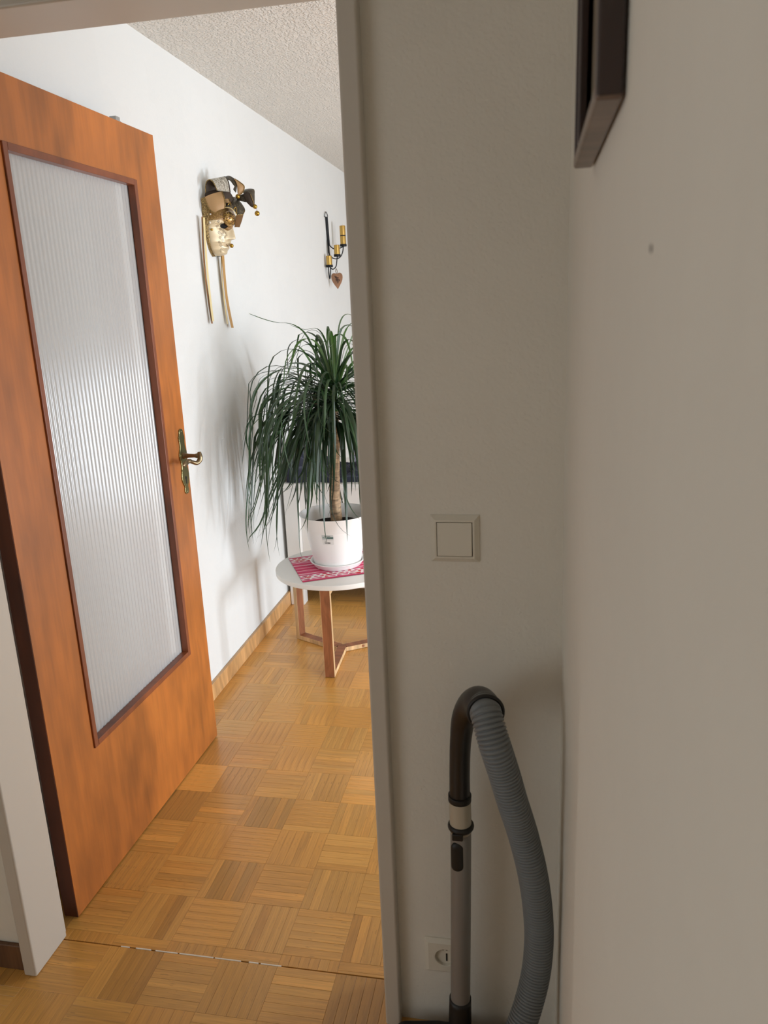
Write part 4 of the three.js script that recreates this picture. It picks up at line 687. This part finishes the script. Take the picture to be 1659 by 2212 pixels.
// ---------------------------------------------------------------- wrought iron candle sconce farther along the wall
{
  const base = V(XW, 1.80, -4.93), t = thing('wall_sconce', 'black iron wall candle holder with curved arms farther along the wall', 'sconce', [base.x, base.y, base.z]);
  const K = (u, v, z) => onZ(u, v, z).sub(base), O = (u, v, out) => onX(u, v, XW + out).sub(base);
  // candles: pixel column of the middle, pixel rows of cup bottom, cup top and candle top, depth along the wall
  const CD = [[711.8, 577.5, 572.5, 552.5, -4.82, 0.0185], [728.6, 554.5, 549.5, 529, -4.88, 0.0185], [741.8, 532.5, 527.5, 487.5, -5.03, 0.0185]];
  part(t, 'back_bar', tube([O(704.5, 469, 0.008), O(707, 500, 0.008), O(709.5, 530, 0.008), O(711.5, 556, 0.008)], 0.0055, 20, 8), M.iron);
  part(t, 'back_bar_001', tube([O(706.5, 469, 0.012), O(709, 500, 0.012), O(711.5, 530, 0.012)], 0.0045, 20, 8), M.iron);
  part(t, 'hook', tube([O(704, 457.5, 0.006), O(701, 467, 0.006), O(708, 467.5, 0.006)], 0.0022, 24, 6, true), M.iron);
  const cups = CD.map(([u, vb, vt, vc, z, r]) => [K(u, vb, z), K(u - 0.6, vt, z), K(u - 1.5, vc, z), r]);
  part(t, 'arm', tube([O(708.5, 515, 0.010), O(712, 530, 0.02), O(722, 538, 0.05), O(732, 537, 0.06), cups[2][0]], 0.0034, 40, 8), M.iron);
  part(t, 'arm_001', tube([O(709, 530, 0.010), O(713, 552, 0.016), O(723, 559, 0.05), O(734, 556, 0.07), O(740, 545, 0.075), cups[2][0]], 0.0034, 40, 8), M.iron);
  part(t, 'arm_002', tube([O(712.5, 574, 0.018), O(714.5, 579, 0.03), O(719.5, 581.5, 0.05), O(725.5, 576, 0.062), cups[1][0]], 0.0034, 40, 8), M.iron);
  part(t, 'arm_003', tube([K(709.5, 577, -4.82), O(710.5, 590, 0.02), O(712.6, 602, 0.02), O(714, 590, 0.022), K(714, 577, -4.82)], 0.0034, 40, 8), M.iron);
  cups.forEach(([b, , , r], k) => { const g = new THREE.LatheGeometry([[0.0001, 0], [r + 0.002, 0], [r + 0.003, 0.002], [r + 0.003, 0.014], [r + 0.0015, 0.014], [r + 0.0008, 0.006], [0.0001, 0.006]].map((q) => new THREE.Vector2(...q)), 28); g.translate(b.x, b.y, b.z); part(t, k ? 'candle_cup_00' + k : 'candle_cup', g, M.iron); });
  const LB = ['short golden candle in the lowest cup of the iron wall holder', 'short golden candle in the middle cup of the iron wall holder', 'tall golden candle with a dark ring in the highest cup of the iron wall holder'];
  cups.forEach(([b, , c, r], k) => {
    const h = c.y - b.y - 0.006, o = thing('candle', LB[k], 'candle', [base.x + b.x, base.y + b.y + 0.0062, base.z + b.z], 'golden candles in the iron wall holder');
    const body = (y0, y1) => { const g = new THREE.LatheGeometry([[0.0001, y0], [r - 0.001, y0], [r, y0 + 0.001], [r, y1 - 0.002], [r - 0.002, y1], [0.0001, y1]].map((q) => new THREE.Vector2(...q)), 28); return g; };
    if (k === 2) { part(o, 'wax', body(0, h * 0.5 - 0.002), M.goldWax); part(o, 'wax_001', body(h * 0.5 + 0.002, h), M.goldWax); const rg = new THREE.CylinderGeometry(r * 0.96, r * 0.96, 0.005, 24); rg.translate(0, h * 0.5, 0); part(o, 'ring', rg, M.black); } else part(o, 'wax', body(0, h), M.goldWax);
    part(o, 'wick', tube([V(0, h - 0.001, 0), V(0.0004, h + 0.006, 0), V(-0.001, h + 0.012, 0)], 0.0008, 8, 6), M.pearl);
  });
  // wooden heart on a short loop
  const hz = -4.885, hc = onZ(728.3, 604, hz), hs = new THREE.Shape(), q = 0.0345;
  hs.moveTo(0, -0.056); hs.bezierCurveTo(-0.012, -0.036, -q, -0.012, -q, 0.018); hs.bezierCurveTo(-q, 0.040, -0.014, 0.044, 0, 0.032); hs.bezierCurveTo(0.014, 0.044, q, 0.040, q, 0.018); hs.bezierCurveTo(q, -0.012, 0.012, -0.036, 0, -0.056);
  const ht = thing('heart_pendant', 'small wooden heart with burnt writing hanging under the candle holder', 'pendant', [hc.x, hc.y, hc.z]); ht.rotation.set(0, 0.16, 0.03);
  const hg = new THREE.ExtrudeGeometry(hs, { depth: 0.006, bevelEnabled: true, bevelThickness: 0.0012, bevelSize: 0.0012, bevelSegments: 2, curveSegments: 20 }); hg.translate(0, 0, -0.003);
  part(ht, 'heart', uvBox(hg), std({ color: '#a98467', map: plainWood, roughness: 0.7 }), 'wooden heart');
  const mark = (x, y, w, h, a) => { const g = new THREE.BoxGeometry(w, h, 0.0006); g.rotateZ(a); g.translate(x, y, 0.0044); return g; };
  part(ht, 'writing', join([mark(-0.010, 0.018, 0.005, 0.010, 0.6), mark(-0.004, 0.008, 0.004, 0.024, -0.1), mark(0.005, 0.004, 0.004, 0.022, -0.1), mark(0, 0.010, 0.022, 0.004, -0.12), mark(0.003, 0.001, 0.026, 0.004, -0.15), mark(0.002, -0.008, 0.024, 0.004, -0.1), mark(0.004, -0.017, 0.005, 0.012, -0.1), mark(0.014, -0.004, 0.004, 0.010, 0.2)]), std({ color: '#33201a', roughness: 0.8 }), 'dark burnt lettering');
  part(ht, 'loop', tube([V(0, 0.034, 0.002), V(-0.005, 0.048, 0.002), V(0, 0.066, 0.002), V(0.005, 0.048, 0.002)], 0.0022, 24, 6, true), std({ color: '#8d7a6a', roughness: 0.9 }));
}

renderer.render(scene, camera);
